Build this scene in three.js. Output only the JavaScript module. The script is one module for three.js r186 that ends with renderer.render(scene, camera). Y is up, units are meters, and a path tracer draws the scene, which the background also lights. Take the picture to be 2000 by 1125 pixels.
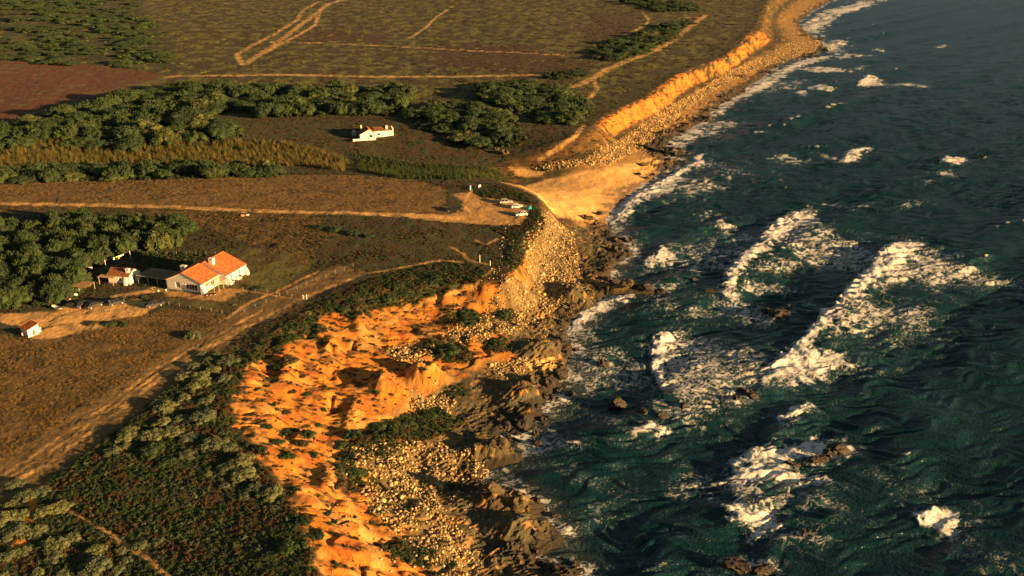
import * as THREE from 'three';
import { createNoise2D } from 'simplex-noise';
import { mergeGeometries, mergeVertices } from 'three/addons/utils/BufferGeometryUtils.js';

// ---------------------------------------------------------------- camera, sky, sun, exposure
const scene = new THREE.Scene();
const camera = new THREE.PerspectiveCamera(34.71, 16 / 9, 1, 9000);
camera.position.set(0, 102, 0);                 // drone, 102 m above the sea
camera.rotation.set(-22 * Math.PI / 180, 0, 0); // looks along the shore, -z, 22 degrees down
const renderer = new THREE.WebGLRenderer({ antialias: true });
renderer.toneMapping = THREE.LinearToneMapping;
renderer.toneMappingExposure = 3.7;
renderer.shadowMap.enabled = true;

const SUN_EL = 8.5 * Math.PI / 180;
const SUN = new THREE.Vector3(0.908 * Math.cos(SUN_EL), Math.sin(SUN_EL), 0.419 * Math.cos(SUN_EL)).normalize();
const sun = new THREE.DirectionalLight(new THREE.Color().setRGB(1, 0.57, 0.22), 4.6);
sun.position.copy(SUN).multiplyScalar(900).add(new THREE.Vector3(0, 0, -400));
sun.target.position.set(0, 0, -400);
sun.castShadow = true;
sun.shadow.mapSize.set(4096, 4096);
Object.assign(sun.shadow.camera, { left: -700, right: 700, top: 500, bottom: -500, near: 1, far: 2400 });
scene.add(sun, sun.target);

{ // evening sky: warm haze low down, stronger round the sun, blue above
  const W = 512, Hh = 256, data = new Float32Array(W * Hh * 4), d = new THREE.Vector3();
  for (let j = 0; j < Hh; j++) for (let i = 0; i < W; i++) {
    const up = ((j + 0.5) / Hh - 0.5) * Math.PI, az = ((i + 0.5) / W - 0.5) * 2 * Math.PI;
    d.set(Math.cos(az) * Math.cos(up), Math.sin(up), Math.sin(az) * Math.cos(up));
    const y = Math.max(0, d.y), c = Math.max(-1, Math.min(1, d.dot(SUN)));
    const low = Math.exp(-y * 5), glow = Math.exp((c - 1) * 7) * 0.16, wide = 0.5 + 0.5 * c;
    const k = (j * W + i) * 4;
    data[k] = 0.026 + low * (0.026 + 0.045 * wide) + glow * 1.0;
    data[k + 1] = 0.037 + low * (0.032 + 0.033 * wide) + glow * 0.62;
    data[k + 2] = 0.043 + low * (0.028 + 0.012 * wide) + glow * 0.28;
    data[k + 3] = 1;
  }
  const sky = new THREE.DataTexture(data, W, Hh, THREE.RGBAFormat, THREE.FloatType);
  sky.mapping = THREE.EquirectangularReflectionMapping;
  sky.magFilter = THREE.LinearFilter; sky.minFilter = THREE.LinearFilter; sky.needsUpdate = true;
  scene.background = sky; scene.environment = sky;
}
// ---------------------------------------------------------------- helpers
function rng(seed) { let s = seed >>> 0; return () => { s = (s + 0x6D2B79F5) >>> 0; let t = Math.imul(s ^ (s >>> 15), 1 | s); t = (t + Math.imul(t ^ (t >>> 7), 61 | t)) ^ t; return ((t ^ (t >>> 14)) >>> 0) / 4294967296; }; }
const N2 = createNoise2D(rng(7)), N2b = createNoise2D(rng(91));
const clamp = (v, a = 0, b = 1) => v < a ? a : v > b ? b : v;
const sstep = (a, b, v) => { const t = clamp((v - a) / (b - a)); return t * t * (3 - 2 * t); };
const lerp = (a, b, t) => a + (b - a) * t;
function fbm(x, y, o = 3) { let s = 0, a = 0.5, f = 1; for (let i = 0; i < o; i++) { s += a * N2(x * f + i * 17.3, y * f - i * 9.1); a *= 0.5; f *= 2.03; } return s; }
function ridge(x, y, o = 3) { let s = 0, a = 0.5, f = 1; for (let i = 0; i < o; i++) { s += a * (1 - Math.abs(N2b(x * f + i * 11.7, y * f + i * 5.3))); a *= 0.5; f *= 2.1; } return s; }
const curve = (ks) => (t) => { for (let i = 1; i < ks.length; i++) if (t <= ks[i][0]) { const u = (t - ks[i - 1][0]) / (ks[i][0] - ks[i - 1][0]); return lerp(ks[i - 1][1], ks[i][1], u); } return ks[ks.length - 1][1]; };
// plan shapes: arrays of [x, n] in metres, n metres north of the camera (z = -n)
class Shape2 {
  constructor(p, closed = true) { this.p = p; this.closed = closed; this.x0 = Math.min(...p.map(q => q[0])); this.x1 = Math.max(...p.map(q => q[0])); this.n0 = Math.min(...p.map(q => q[1])); this.n1 = Math.max(...p.map(q => q[1])); }
  near(x, n, m) { return x > this.x0 - m && x < this.x1 + m && n > this.n0 - m && n < this.n1 + m; }
  sd(x, n) { // distance, positive inside
    const p = this.p, L = p.length; let best = 1e12, inside = false;
    for (let i = this.closed ? 0 : 1, j = this.closed ? L - 1 : 0; i < L; j = i++) {
      const ax = p[j][0], an = p[j][1], bx = p[i][0], bn = p[i][1], dx = bx - ax, dn = bn - an;
      let t = ((x - ax) * dx + (n - an) * dn) / (dx * dx + dn * dn + 1e-9); t = t < 0 ? 0 : t > 1 ? 1 : t;
      const ex = x - ax - t * dx, en = n - an - t * dn, q = ex * ex + en * en;
      if (q < best) { best = q; this.hit = i; this.at = t; this.side = dx * (n - an) - dn * (x - ax); }
      if ((an > n) !== (bn > n) && x < ax + (n - an) / dn * dx) inside = !inside;
    }
    return Math.sqrt(best) * (this.closed ? (inside ? 1 : -1) : 1);
  }
}
// ---------------------------------------------------------------- site plan, metres: [x east of the camera, n ahead of it]
const LAY={"coast":[[900,3000],[600,1700],[443.5,1304.1],[351.3,1114.8],[292.7,977.0],[277.7,896.5],[271.9,831.4],[261.7,781.0],[236.0,741.8],[203.3,703.6],[179.3,655.0],[155.9,
602.6],[132.6,557.4],[114.4,521.2],[104.3,491.7],[91.1,471.3],[78.1,444.5],[71.3,426.4],[70.1,412.5],[77.3,406.8],[67.8,390.5],[57.5,372.1],[47.7,353.0],[37.9,330.4],[34.3,316.7],
[35.3,301.7],[38.8,289.0],[39.7,280.1],[32.1,270.7],[29.1,259.7],[34.2,253.5],[28.3,248.3],[23.9,238.1],[18.5,230.2],[14.4,222.5],[15.8,210.1],[13.5,204.3],[13.6,194.8],[11.8,187.8]
,[6.3,182.0],[7.3,176.8],[3.9,172.4],[0.0,169.3],[0.2,160.7],[-5.1,156.6],[-6.0,152.5],[0.0,148.3],[4.3,143.7],[7.1,134.6],[3.1,129.3],[10.5,126.3],[11.1,124.0],[11.4,116.4],[4,50]]
,"brow":[[820,3000],[520,1700],[294.6,1107.5],[201.9,797.7],[158.9,680.8],[138.3,634.9],[105.1,582.0],[89.7,543.9],[69.2,490.2],[54.3,465.0],[42.5,442.3],[35.3,418.7],[24.8,399.6],
[11.1,390.9],[0.0,388.1],[-8.6,378.8],[-13.3,359.2],[-2.9,337.5],[5.5,319.9],[8.9,307.2],[9.8,291.0],[5.1,275.2],[1.2,265.4],[1.5,251.8],[0.0,240.4],[-2.0,228.8],[-7.5,228.0],
[-13.7,230.3],[-19.8,229.1],[-28.4,226.6],[-37.3,222.2],[-43.8,214.0],[-49.5,206.9],[-55.1,196.4],[-57.3,186.2],[-58.0,174.2],[-57.5,163.1],[-55.6,153.1],[-49.7,145.8],[-43.4,139.0]
,[-37.6,129.7],[-32.2,120.1],[-29.7,109.7],[-28.5,101.7],[-70,50]],"stream":[[-233.1,356.0],[-208.0,366.1],[-127.6,374.9],[-77.0,377.1],[-42.6,374.4],[-8.6,377.1],[6.2,362.7]],
"beachC":[30.8,358.6],"bumps":[[-19.2,186.5,4.2,3.2,4.6,1.2],[-12.3,211.6,5,3,1.6,1],[3.5,232.9,2.2,3.0,2.8,1.2],[-25.8,178.6,5,2.5,1.8,1.1],[-4.1,160.0,5.5,2.6,2.6,1.6],[17.4,
242.1,5,6,3.2,1.3],[7.6,205.4,5,4,2.2,1.2],[2.3,184.2,4,3.5,2.4,1.2],[-24.6,160.0,9,3.0,1.5,1.2],[-0.9,143.3,6,3,2.4,1.3],[2.7,134.9,5,3.5,2.2,1.2],[35.8,248.7,8,2.2,3.2,1.8],
[-41.2,172.6,9,2,1.2,1],[-28.9,181.4,2.4,4.5,2.4,1.3],[-41.8,192.3,2,5,1.6,1.2],[-16.0,220.0,2.6,4.5,2.0,1.2],[-49.0,178.4,2,5,1.3,1.2],[-36.9,205.1,2,4,1.3,1.2],[-33.1,168.5,2,4.5,
1.5,1.2],[-40.0,155.7,2,4,1.2,1.2],[-32.6,141.4,2,5,1.2,1.2]]
};
const SITE={"polys":{"wood_far":[[[-691.6,1142.6],[-455.9,1144.7],[-318.7,848],[-246.7,678.6],[-209.4,584.1],[-245.3,598.6],[-337.9,619.6],[-389.7,627.2]]],"red_field":[[[-393.4,
633.5],[-345,633.3],[-300.9,627.3],[-226.5,583],[-209.1,564.9],[-221.8,501.9],[-235.9,472.5],[-239.5,428.6],[-256.4,400]]],"red_heath":[[[-60.8,701.3],[0,713.7],[54.4,624.2],[47.7,
580.9],[-12.5,569.4],[-51.1,624.4]],[[-162,791.7],[-98.8,763],[-100.8,716.1],[-172.9,726.8]],[[78.2,912.6],[127.6,955.5],[102.5,793.1],[71.1,730.9],[55.5,792.4]]],"grove":[[[-255.5,
398.4],[-230.4,410.9],[-223.1,445],[-210,479.7],[-188.4,509.5],[-160.2,519],[-124.7,513.8],[-108.4,517.5],[-59.6,515],[-53.6,484.1],[-59.5,445.1],[-89.9,448.2],[-118.3,442.2],
[-142.8,458.8],[-147.9,442.2],[-121.6,408.6],[-132.9,392.1],[-176,389.5],[-218.7,387.2],[-245.2,380.4]]],"grove_east":[[[-50.1,449.8],[-31.7,477],[-10.2,458.8],[2.3,419.4],[4.5,
397.5],[-9,397.7],[-22.8,405.8],[-39.9,418.7]],[[-17.3,523.8],[3,538.4],[28.4,514],[39.1,469.1],[35.7,441.6],[21.4,424.3],[2.5,451.8],[-10.6,477.8]]],"grove_dune":[[[58.9,678.7],
[86.6,727.9],[114,783.6],[163.1,868.9],[138.3,777.8],[99.4,678.4],[67.9,623.1],[55.2,633.9]],[[123.8,1057.3],[189.3,1045.7],[183.5,954.4],[145.2,936.5]],[[18.8,570.5],[41.4,582.4],
[36.6,555.6],[21.3,554.1]]],"reeds":[[[-248,385.2],[-223.1,396.1],[-190.5,397.9],[-151.8,402.7],[-120.1,402.6],[-99.2,400],[-79.6,390.7],[-69.9,385.3],[-67.6,359.1],[-84.7,372],
[-126.1,369.5],[-169.6,373.2],[-190.1,354.8],[-226.9,348.8]]],"reeds_green":[[[-68.6,391.1],[-43.3,381.4],[-8.5,374.8],[0,364.9],[-19.1,333.8],[-42.1,334.4],[-61.9,361.7]]],
"hedge":[[[-215,329.1],[-197.2,345.5],[-186.7,348],[-175.4,362.3],[-144.3,361.9],[-100.7,353.5],[-85.6,340.7],[-92.1,335.9],[-124.3,334.6],[-162.6,334.3],[-187.3,326.9],[-210.1,
321.2]]],"copse":[[[-178.7,268],[-158.8,271.8],[-145.6,277.7],[-128.7,275.9],[-111.8,273.6],[-97.9,272.6],[-97.8,264.8],[-100.5,254.6],[-106.4,250.5],[-112.2,246.5],[-118.2,243.3],
[-119.1,236.1],[-113.3,222.4],[-112.3,214.2],[-120.3,212],[-126.5,209.3],[-144.2,209.2]]],"field_back":[[[-216.3,331.3],[-188.2,328.7],[-135.6,339],[-96.8,338.9],[-58.5,341.6],
[-38.4,335.9],[-24.5,317.8],[-22.3,300.8],[-23.7,291.1],[-74.2,290.9],[-114.2,294.7],[-173.9,301.1],[-198.2,301.2]]],"field_mid":[[[-196,297.5],[-172.4,298.2],[-113.3,291.9],[-73.7,
288.7],[-62.8,284.1],[-55.1,260.7],[-57.6,243],[-71.1,251.1],[-98,275.5],[-117.6,289.9],[-153.6,294.8],[-187.7,283.2]]],"meadow":[[[-136.6,196.3],[-110.4,191.6],[-103.4,191.7],
[-92.7,203.6],[-84.7,208.9],[-72.7,206.8],[-68.7,203.9],[-76.1,184.1],[-79.9,171.8],[-82.6,164],[-87,151.3],[-91.4,141],[-96.6,128.1]]],"garden":[[[-104.8,250],[-86,251.4],[-68.6,
253.4],[-54.7,243.1],[-59,223.8],[-68.7,206],[-75.8,208.9],[-86.3,213.6],[-88.6,220.4],[-102.4,239.6]]],"garden_dark":[[[-109.3,250.1],[-88.7,250.6],[-84,244.9],[-91.7,233.3],
[-91.2,224],[-98,224.2],[-102.3,235.7]]],"lawn":[[[-72.3,238.7],[-62.8,240.9],[-56.7,239],[-59.8,227.4],[-63.5,220.3],[-68.8,220.3]]],"yard":[[[-143.1,207.3],[-124.7,205.8],[-111.6,
207],[-111.1,212.9],[-104.5,211.1],[-96.1,215.7],[-88,213],[-90.1,204.8],[-98.4,202.3],[-107.3,200.3],[-109.8,197.8],[-120.4,197.4],[-137.5,197.7]],[[-111.2,193.2],[-109.5,197.3],
[-103.8,200.7],[-99.1,201.1],[-95.7,198.2],[-101.4,195.1],[-104.8,192.2],[-107.8,191.1]],[[-102.5,217.1],[-93.7,223.3],[-89.1,221.8],[-92.4,219.8],[-99.3,217.1]]],"patio":[[[-90.2,
221.1],[-78.4,219.6],[-73.5,223],[-69.4,221.7],[-72.7,214.3],[-80.5,215.5],[-87.8,217.9]]],"parking":[[[-21.6,312.3],[-14.6,316.7],[-9.8,308.8],[0,307.6],[5.9,300.8],[5.1,290.1],[3,
282.9],[-6.6,282.5],[-19.8,283.3],[-26.5,284.3],[-33.3,286.1],[-33.6,289.9],[-20.3,291.1],[-16.3,295.3],[-15.5,304.4]]],"road":[[[-95.8,126.6],[-91.2,140.5],[-87,151.3],[-82.6,164],
[-79.9,171.8],[-76.1,184.1],[-70.1,198],[-68.7,203.9],[-60,217],[-52.7,232.7],[-47.7,239.9],[-38.8,234.4],[-46.5,221.5],[-52.7,213.2],[-58.7,200.7],[-63.2,190.8],[-67.4,181.5],
[-70.7,168.5],[-73.8,154.6],[-77.1,144],[-80.5,135.2],[-84.6,127.8],[-89.1,115.3]]],"beach":[[[-6.1,334.7],[12.5,364.6],[27.5,370.7],[43.1,379],[67.4,410.1],[82,420.3],[76.3,401.2],
[57.1,369.7],[38.1,329.1],[32.3,317.4],[23.3,308.2],[16,306.9],[9.3,311.8],[1.9,323.8]],[[0,377.6],[12.8,375.9],[12.6,368.8],[2.1,369.6]]],"cove":[[[2.2,198.3],[7.5,201.2],[14.2,
204.6],[12.4,199.1],[7.3,195.7],[3.7,195.9]]],"cobble":[[[-31,155],[-24.2,156.6],[-15.5,160.9],[-7.7,157.8],[-4.9,155.7],[-7,152.5],[-12.8,151],[-16.2,144.8],[-13.6,136.5],[-8.7,
129.6],[-6.6,120.1],[-11.3,117.4],[-17.4,129.4],[-23.1,133.5],[-25.9,140.7],[-25.3,146.1],[-29.9,148.7]],[[4.7,270],[13.7,302.3],[18.8,292.2],[20.6,266.4],[14.5,241.8],[9.8,231.8],
[0,213.1],[-10.1,205.8],[-16.4,206.3],[-12.8,210.1],[-5.4,221.1],[5.8,241],[5.3,253.5]],[[-22.4,177.9],[-15.2,184],[-12.5,183.8],[-14.4,175.6],[-20.4,174.6]],[[-29.1,196.4],[-23.6,
202.3],[-18.5,199.7],[-22.7,193.4]],[[-4.8,194],[2.5,200.3],[3.6,194.8],[0,191.4]]],"cobble_far":[[[52.2,431.9],[83.7,502],[144.5,628.3],[230.7,789.4],[268.7,828.4],[243.9,762],
[174.6,665.9],[117.8,561.5],[75,461.6],[59.2,419.6],[41.2,381.3],[10.6,373.3],[4.3,376.1],[32.6,383.4]]],"rock":[[[12,252],[16.8,256.8],[26.1,248.1],[22.9,236.2],[15,224.2],[9.6,
226.2],[9.3,238.6]],[[19.3,300.7],[35.8,306.2],[39.5,285],[30.2,268.2],[21.4,255.9],[19.9,281.3]],[[0,214.4],[12.6,230.7],[14.6,217.1],[15.4,208.7],[2.5,199],[-1.3,207.1]],[[-12,
192.2],[0,191.4],[2.4,195.3],[11.9,189.7],[11.5,182.5],[5.7,178.9],[1.1,169.3],[0,159.3],[-7.1,157.5],[-12.4,160],[-11.2,176.3],[-12.7,184.1]],[[-12.8,150],[-4,153.9],[0.9,143.1],
[4.7,141.2],[7.2,133.2],[11,123.7],[-5.8,120],[-8.7,129.6],[-13.6,136.5],[-15.3,145.3]],[[63.3,441.8],[78.2,465.3],[83.5,450],[71.8,423.3],[61.9,421.4]]],"veg_slope":[[[-50.8,210.3]
,[-44.5,217.6],[-38.1,227.7],[-29.4,235.3],[-20.1,241.6],[-10.8,242.2],[-4.8,231.6],[-9.5,226.8],[-16.1,224],[-21.4,222.7],[-31.4,216.4],[-38.8,206.5],[-45.4,208],[-47.2,204.7]]],
"veg_edge":[[[-61.4,171],[-57,194],[-49.8,208.3],[-43.8,199.2],[-48.1,196.3],[-52.9,186.6],[-57.7,179],[-55.8,167.7],[-55.6,159.8],[-51.1,150.5],[-44.3,142.6],[-53.1,147.8],[-58.4,
159.1]]],"scrub":[[[-88.4,114.1],[-84.4,127.4],[-80.3,134.8],[-76.9,143.5],[-73.6,154.1],[-70.5,167.8],[-67.1,180.8],[-63.8,184.6],[-57.3,173.5],[-56.6,161.5],[-54.2,151.4],[-49.6,
145.2],[-43.5,139.3],[-37.8,130.4],[-32.2,119.8],[-28.5,109.3],[-27.8,101.8],[-81.3,101.9]]],"hummock":[[[-35.7,153.8],[-32.6,159.2],[-25.7,168.6],[-16.7,176.7],[-10.4,171.2],
[-14.8,164.9],[-22.3,156.9],[-29.3,150.5],[-31.4,141.5],[-33.4,144.7]],[[-34.2,146.4],[-27,148.5],[-26.5,141.4],[-31.3,135.9]],[[-22.8,125.6],[-17,126.2],[-11.8,124.5],[-13.2,120.5]
,[-19.5,119.4]]],"shrub_patch":[[[-17.5,218.6],[-12.7,221.3],[-7.3,219],[-6.5,213.2],[-11.5,210.2],[-16.2,213.2]],[[-4.7,222.1],[0,224.1],[1.6,221.6],[-1.3,218],[-4.2,218.4]],
[[-21.2,203.3],[-15.2,206.8],[-8.6,200],[-9.1,195.6],[-15.7,195.5],[-20.1,197.5]],[[-7.6,206.4],[-1.9,208.9],[1.3,205.1],[-3.7,200.9]],[[-15,183.8],[-11.1,187],[-9.7,181.5],[-13.6,
180]]],"headland_veg":[[[7.3,301.8],[11.1,288.2],[8.4,275.6],[4.7,265.7],[3.2,246.2],[0,236.8],[-1.5,250.5],[0,274.3],[4.9,282.2]],[[-17.6,322.8],[-2.8,327.4],[5.4,311],[7.1,305.5],
[0,308.2],[-9.8,309.9]],[[5.2,300.3],[10,287.8],[6.4,275.3],[0,266.3],[-6.5,279.3],[4.1,282.3]]],"sandy":[[[-83.9,134],[-81,136.3],[-77.4,125.9],[-74.6,114.3],[-76.3,115.4],[-79.5,
125.9]]]},"lines":{"track":[[5,[-182.1,1105.1],[-195.3,1018],[-186.5,869.2],[-177.6,713.4],[-177.1,651.2],[-174.6,612.9]],[4,[-210.4,1054.1],[-208.4,956.1],[-195.7,868.8],[-192.4,
776.1],[-193.4,688.3],[-192.6,659.7],[-175.9,612.9]],[3.5,[-193.3,1074.7],[-191.6,956.6],[-171.1,827],[-172.9,726.8],[-175.9,646.5]],[6,[-206.1,560.8],[-203.6,567],[-176.4,564.4],
[-143.5,569.2],[-93.1,565.8],[-43.3,564.5],[-9.3,565.6],[15.6,568.9]],[3.6,[-183.4,721.6],[-107.2,706.7],[-36.9,679.7],[35.6,655.3]],[3,[-61.3,999.5],[-71.4,888.6],[-74.2,811.7],
[-80.6,746.5]],[5,[184,909.6],[160.7,843],[128.5,743.5],[93.3,660.3],[65.7,601],[49.1,558.9],[34.9,527.4]],[3,[134.1,753.1],[107.8,685.6],[87.2,641.3],[58.2,591.2],[41.3,536.4]],
[2.5,[49.1,558.9],[47.8,518.8],[41.3,491.7]],[2.4,[33.6,423.6],[27,400.6],[18,388.9],[12,383.5]],[2.5,[126.8,929.9],[125.9,869.7],[108.9,809.4],[88.3,761.1]],[2.5,[62,716.4],[60.7,
673.5],[54.7,636.3]],[2.2,[162.8,893.8],[181.5,891.7]],[3.4,[-197.8,300.6],[-173.3,299.9],[-146.1,297.4],[-114,294.1],[-92.8,291.3],[-73.9,289.8],[-50.3,289.2],[-33.5,288.3],[-16.7,
287.9]],[1,[-12.7,291.6],[-16.6,301.6],[-15.3,312.9],[-13,322.5]]],"track_grey":[[4,[-205.4,558.8],[-213.9,532.6],[-213.2,494.3],[-226.8,475.7],[-235.6,450.2],[-237.4,419.9],[-248,
385.2]]],"rut":[[1.1,[-89.1,126.6],[-86.9,132.1],[-82.9,140.3],[-79,152.9],[-74.6,170.6],[-69,186.8],[-61.5,202.3],[-52.4,217.8],[-41.5,232.3],[-29.8,238.6],[-20.3,245.2],[-13.7,
243.9]],[0.9,[-91.1,130.3],[-89.1,136.4],[-85,146.9],[-80.8,159.8],[-76.8,176.5],[-68.9,194.3],[-62,209]],[0.6,[-89.9,128.1],[-88,134.4],[-83.9,144.5],[-79.9,157.5],[-75.6,173.4],
[-68.2,191.7],[-60,206.2]]],"path":[[1.1,[-5,238.2],[-8.2,229.4],[-9.5,226.8],[-12.9,226.9],[-18.1,223],[-22.6,220.9],[-27.5,216.1],[-29.4,210.7],[-32.7,206.3],[-32.6,200.2]],[1,
[-18.2,258],[-14.1,252],[-12.4,245.9],[-7.2,242.4]],[1.6,[-22.1,175.1],[-25.8,169.2],[-30.6,165.5],[-33.4,157.5],[-34.7,151.1],[-32.7,140],[-28.3,133.9],[-23.9,124.9],[-20.8,117.2]]
,[0.7,[-75.5,128.1],[-67.5,123.3],[-60.6,118.3],[-54.1,113.3],[-49.5,109.1]],[0.8,[-10.9,265.4],[-7.7,261.6],[-4.7,267.2]],[1,[-68.9,204.5],[-65.7,213.8],[-60.8,220.3],[-53.1,235]],
[0.6,[-69.7,221.3],[-63.1,218.7],[-53.3,215.9]]]},"foam":[[0.95,3,[113,335],[109.5,313.1],[101,309],[92.6,297.9],[84.7,287.5],[84.6,295.3],[92.4,311.9],[102.9,325.3]],[0.62,6,
[102.7,314.9],[111,306.2],[116.9,292.6],[120.6,275.3],[108.5,264],[96.4,270.7],[89.1,285],[85.3,290]],[0.95,2,[83.9,291.1],[84,285],[73.9,270.7],[67.7,257.6],[64.2,247.5],[61,246.3]
,[65.4,259.7],[70.1,271.6],[75.5,281]],[0.55,5,[75.3,273],[92,277.7],[96.4,270.7],[79.2,266.2],[69,259.7]],[0.6,4,[67.9,258.4],[82.5,255.5],[85.2,251.5],[71.7,248.7],[64.4,249.5]],
[0.6,4,[58.7,243.6],[67,241.8],[75.7,230.9],[68.4,224.2],[60.3,230.9],[55.7,236.2]],[0.5,6,[52.9,290],[70.4,300.6],[80.6,285],[69.7,266.2],[54.6,261.8],[46.9,273]],[0.8,3,[41.4,
270.7],[51.2,290],[51.9,284],[55.8,277.7],[48.6,273],[42.9,267.1]],[0.55,4,[70.2,327.2],[79.4,309],[84.9,295.3],[75.7,292.6],[70.4,309]],[0.6,4,[40.5,255.5],[48.6,253.5],[49.4,
249.5],[43.1,247.5]],[0.45,8,[39.9,245.6],[55.4,241.8],[59.3,232.7],[46.6,232.7],[40.3,238.1]],[1,3,[134.8,295.3],[136.5,290],[129.8,277.7],[114.7,259.7],[106.3,253.5],[97.5,245.6],
[98.8,250.3],[107.7,261.8],[117.4,275.3],[125,289]],[0.72,8,[134.4,294.2],[137.4,280.1],[142.5,266.2],[147.4,258.4],[134.3,255.1],[119.9,253.5],[103,248.7],[118.9,270.7]],[0.5,5,
[139.9,264],[150.9,264],[156.5,259.7],[150.7,254.3],[142.7,256.8]],[1,2.5,[99.8,251.5],[102.6,247.5],[93.5,238.1],[86.5,227.5],[78.7,217.7],[73.2,208.1],[67.1,202.4],[59.7,192.8],
[59.9,196.2],[68.5,207.2],[74.6,215.3],[82.8,225.8],[86.7,233.7],[92.3,238.8]],[0.62,7,[96.2,241.8],[110.5,241],[118.4,237.3],[115.6,229.2],[103.9,224.2],[92.6,219.3],[82.9,218.4],
[85.8,227.5]],[0.4,8,[111.5,236.2],[116.3,229.2],[110.7,217.7],[97.7,211.6],[92.3,214.6]],[0.95,4,[69.5,208.7],[75.9,208.7],[82.4,208.7],[82.5,201.6],[71.6,194.3],[62.5,192.3],
[59.7,194.3]],[0.4,6,[76.3,205.8],[87.8,205.8],[88.5,197.5],[75.4,194.8]],[0.66,7,[37.8,216.2],[43.1,220.3],[52.8,215.3],[63.6,205.8],[60.1,192.3],[51,183.7],[43.3,180.2],[35.7,
182.5],[34.3,192.3],[35,202.9]],[0.95,2.5,[37.5,216.2],[42.9,220.9],[43.9,217.1],[38.6,208.7],[35.5,194.8],[35.3,188.5],[33.9,192.3],[35.4,205.8]],[0.5,6,[14.2,208.7],[26,211.6],
[34.3,205.8],[33.3,189.7],[23.5,187.3],[15.5,189.7]],[0.4,5,[13.8,182.5],[22.6,177.9],[28.2,169.3],[18.8,173.5]],[0.75,3,[25.2,169.3],[29.8,173.1],[33.8,170.3],[29.1,168]],[0.55,4,
[31.1,182.5],[40.3,182.5],[45.1,177.9],[37.2,171.4],[32.4,175.7]],[0.6,3,[0,166.2],[6.6,171.4],[11.8,167.2],[15.8,163.2],[8.3,161.3],[2.1,161.3]],[0.6,4,[58.1,175.7],[64.2,181.3],
[68,182.5],[65.8,179],[60.6,174.6],[58.5,169.3],[57.5,171.4]],[0.9,4,[41.8,152.1],[45.2,158.4],[53.1,164.8],[60,166.8],[68.3,166],[70.5,162.4],[65,159],[57.6,158.4],[55.3,153.9],
[46.9,148.7],[43.2,149.5]],[0.9,3,[56.5,154.8],[61.5,153],[60.1,149.5],[56.3,150.4]],[0.55,6,[43.2,149.5],[55.8,152.1],[59.3,144.5],[56.2,140.6],[49.1,142.2],[43.1,144.5]],[0.92,3,
[40.7,144.5],[43.2,145.4],[47.8,140.6],[47.4,137.5],[47.8,133.9],[42.6,134.6],[40.3,140.6]],[0.6,3,[46.6,136.1],[55,136.8],[55.9,133.9],[52.7,132],[47.6,133.2]],[0.5,6,[28,149.5],
[33.3,154.8],[42.2,153.9],[40.9,147.8],[32.7,145.7]],[0.9,4,[74.9,140.6],[79.1,143.7],[82.2,142.2],[82.6,139.1],[77.6,136.1],[75,136.4]],[0.5,4,[77.3,137.5],[81.3,136.1],[82.5,
133.9],[77.1,132.9]],[0.4,4,[69.7,154.8],[75.4,153.9],[80.6,149.5],[74.7,149.5]],[0.4,3,[79.8,129],[84.8,130.4],[87,127.7],[83.9,125],[80.3,126.3]],[0.7,2,[33.8,129],[36.5,127.7],
[39.5,129.3],[43.7,128.3],[45.2,124.4],[42.6,124.4],[39.9,127],[35.3,126.1]],[0.5,4,[5.5,136.1],[10.2,139.1],[12.9,137.5],[8.1,133.9]],[0.6,3,[-2.8,142.2],[1.9,144.5],[2.8,142.2],
[-0.9,140.3]],[0.75,3,[-5.7,158.4],[-1.6,160.3],[-1,157.5],[-4,152.1],[-6,153]],[0.95,3,[14.4,224.2],[20.1,238.1],[26.6,245.6],[34.4,249.5],[35.5,245.6],[27.3,238.1],[20.8,227.5],
[16,217.7]],[0.6,4,[15,224.2],[21.9,224.2],[23.9,216.2],[16.9,211.6]],[0.85,3,[33.7,311.9],[39.9,337],[48.9,354.5],[64.7,377.8],[77.2,399.4],[86.7,413.4],[86.6,401.2],[71.2,377.8],
[65.8,358.2],[51.1,340.3],[39.8,317.9],[35.8,306.2]],[0.6,6,[66.9,377.8],[81.2,373.7],[87.2,361.9],[70,347.3],[60.6,350.8]],[0.5,4,[34,306.2],[41.6,295.3],[42,285],[36.7,290]],
[0.45,8,[82.8,418.3],[95.3,399.4],[103.6,377.8],[85.5,373.7]],[0.8,4,[78.8,452.3],[95.1,486.5],[98,459.3],[83.2,433.7],[73.4,418.3],[69.2,422.3]],[0.6,5,[85.5,461.6],[110.1,493.1],
[119.6,486.5],[101.7,452.3]],[0.92,4,[107.8,502.6],[133.3,560.8],[161.6,612.4],[202.9,688.3],[242,741.8],[248.4,730.5],[207.6,678.5],[177.2,620.5],[153.2,578.3],[127.9,536.4],[112,
502.6]],[0.5,8,[162.6,616.4],[196.1,626.7],[181.3,587.4],[151,569.4]],[0.9,8,[274.1,917.6],[347.9,1084.3],[448.6,1239.6],[509.6,1295.7],[435.7,1167.1],[361.5,1055.4],[293.7,909.1],
[283.5,860.9]],[0.7,6,[254.1,781],[289.1,849.6],[290.7,813.9],[261,750.5],[282.3,741.8],[251.7,722.2]],[0.95,5,[224.2,606.5],[242.9,637.3],[246.9,624.6],[241.1,604.5],[228.1,600.6]]
,[0.7,4,[243.9,616.4],[269.4,600.6],[266.2,593],[244.7,600.6]],[0.9,4,[203.7,671.3],[223.9,683.4],[243.5,664.2],[215.2,655]],[0.85,3,[242.2,671.3],[261.2,688.3],[254.9,676.1]],[0.9,
3,[186.2,587.4],[200.2,606.5],[207.2,587.4],[192.6,581.9]],[0.9,3,[173.9,574.7],[184.6,581.9],[177.8,564.2]],[0.8,3,[293.1,771.6],[307.1,781],[300.1,762.4]],[0.8,3,[353.5,790.6],
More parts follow.
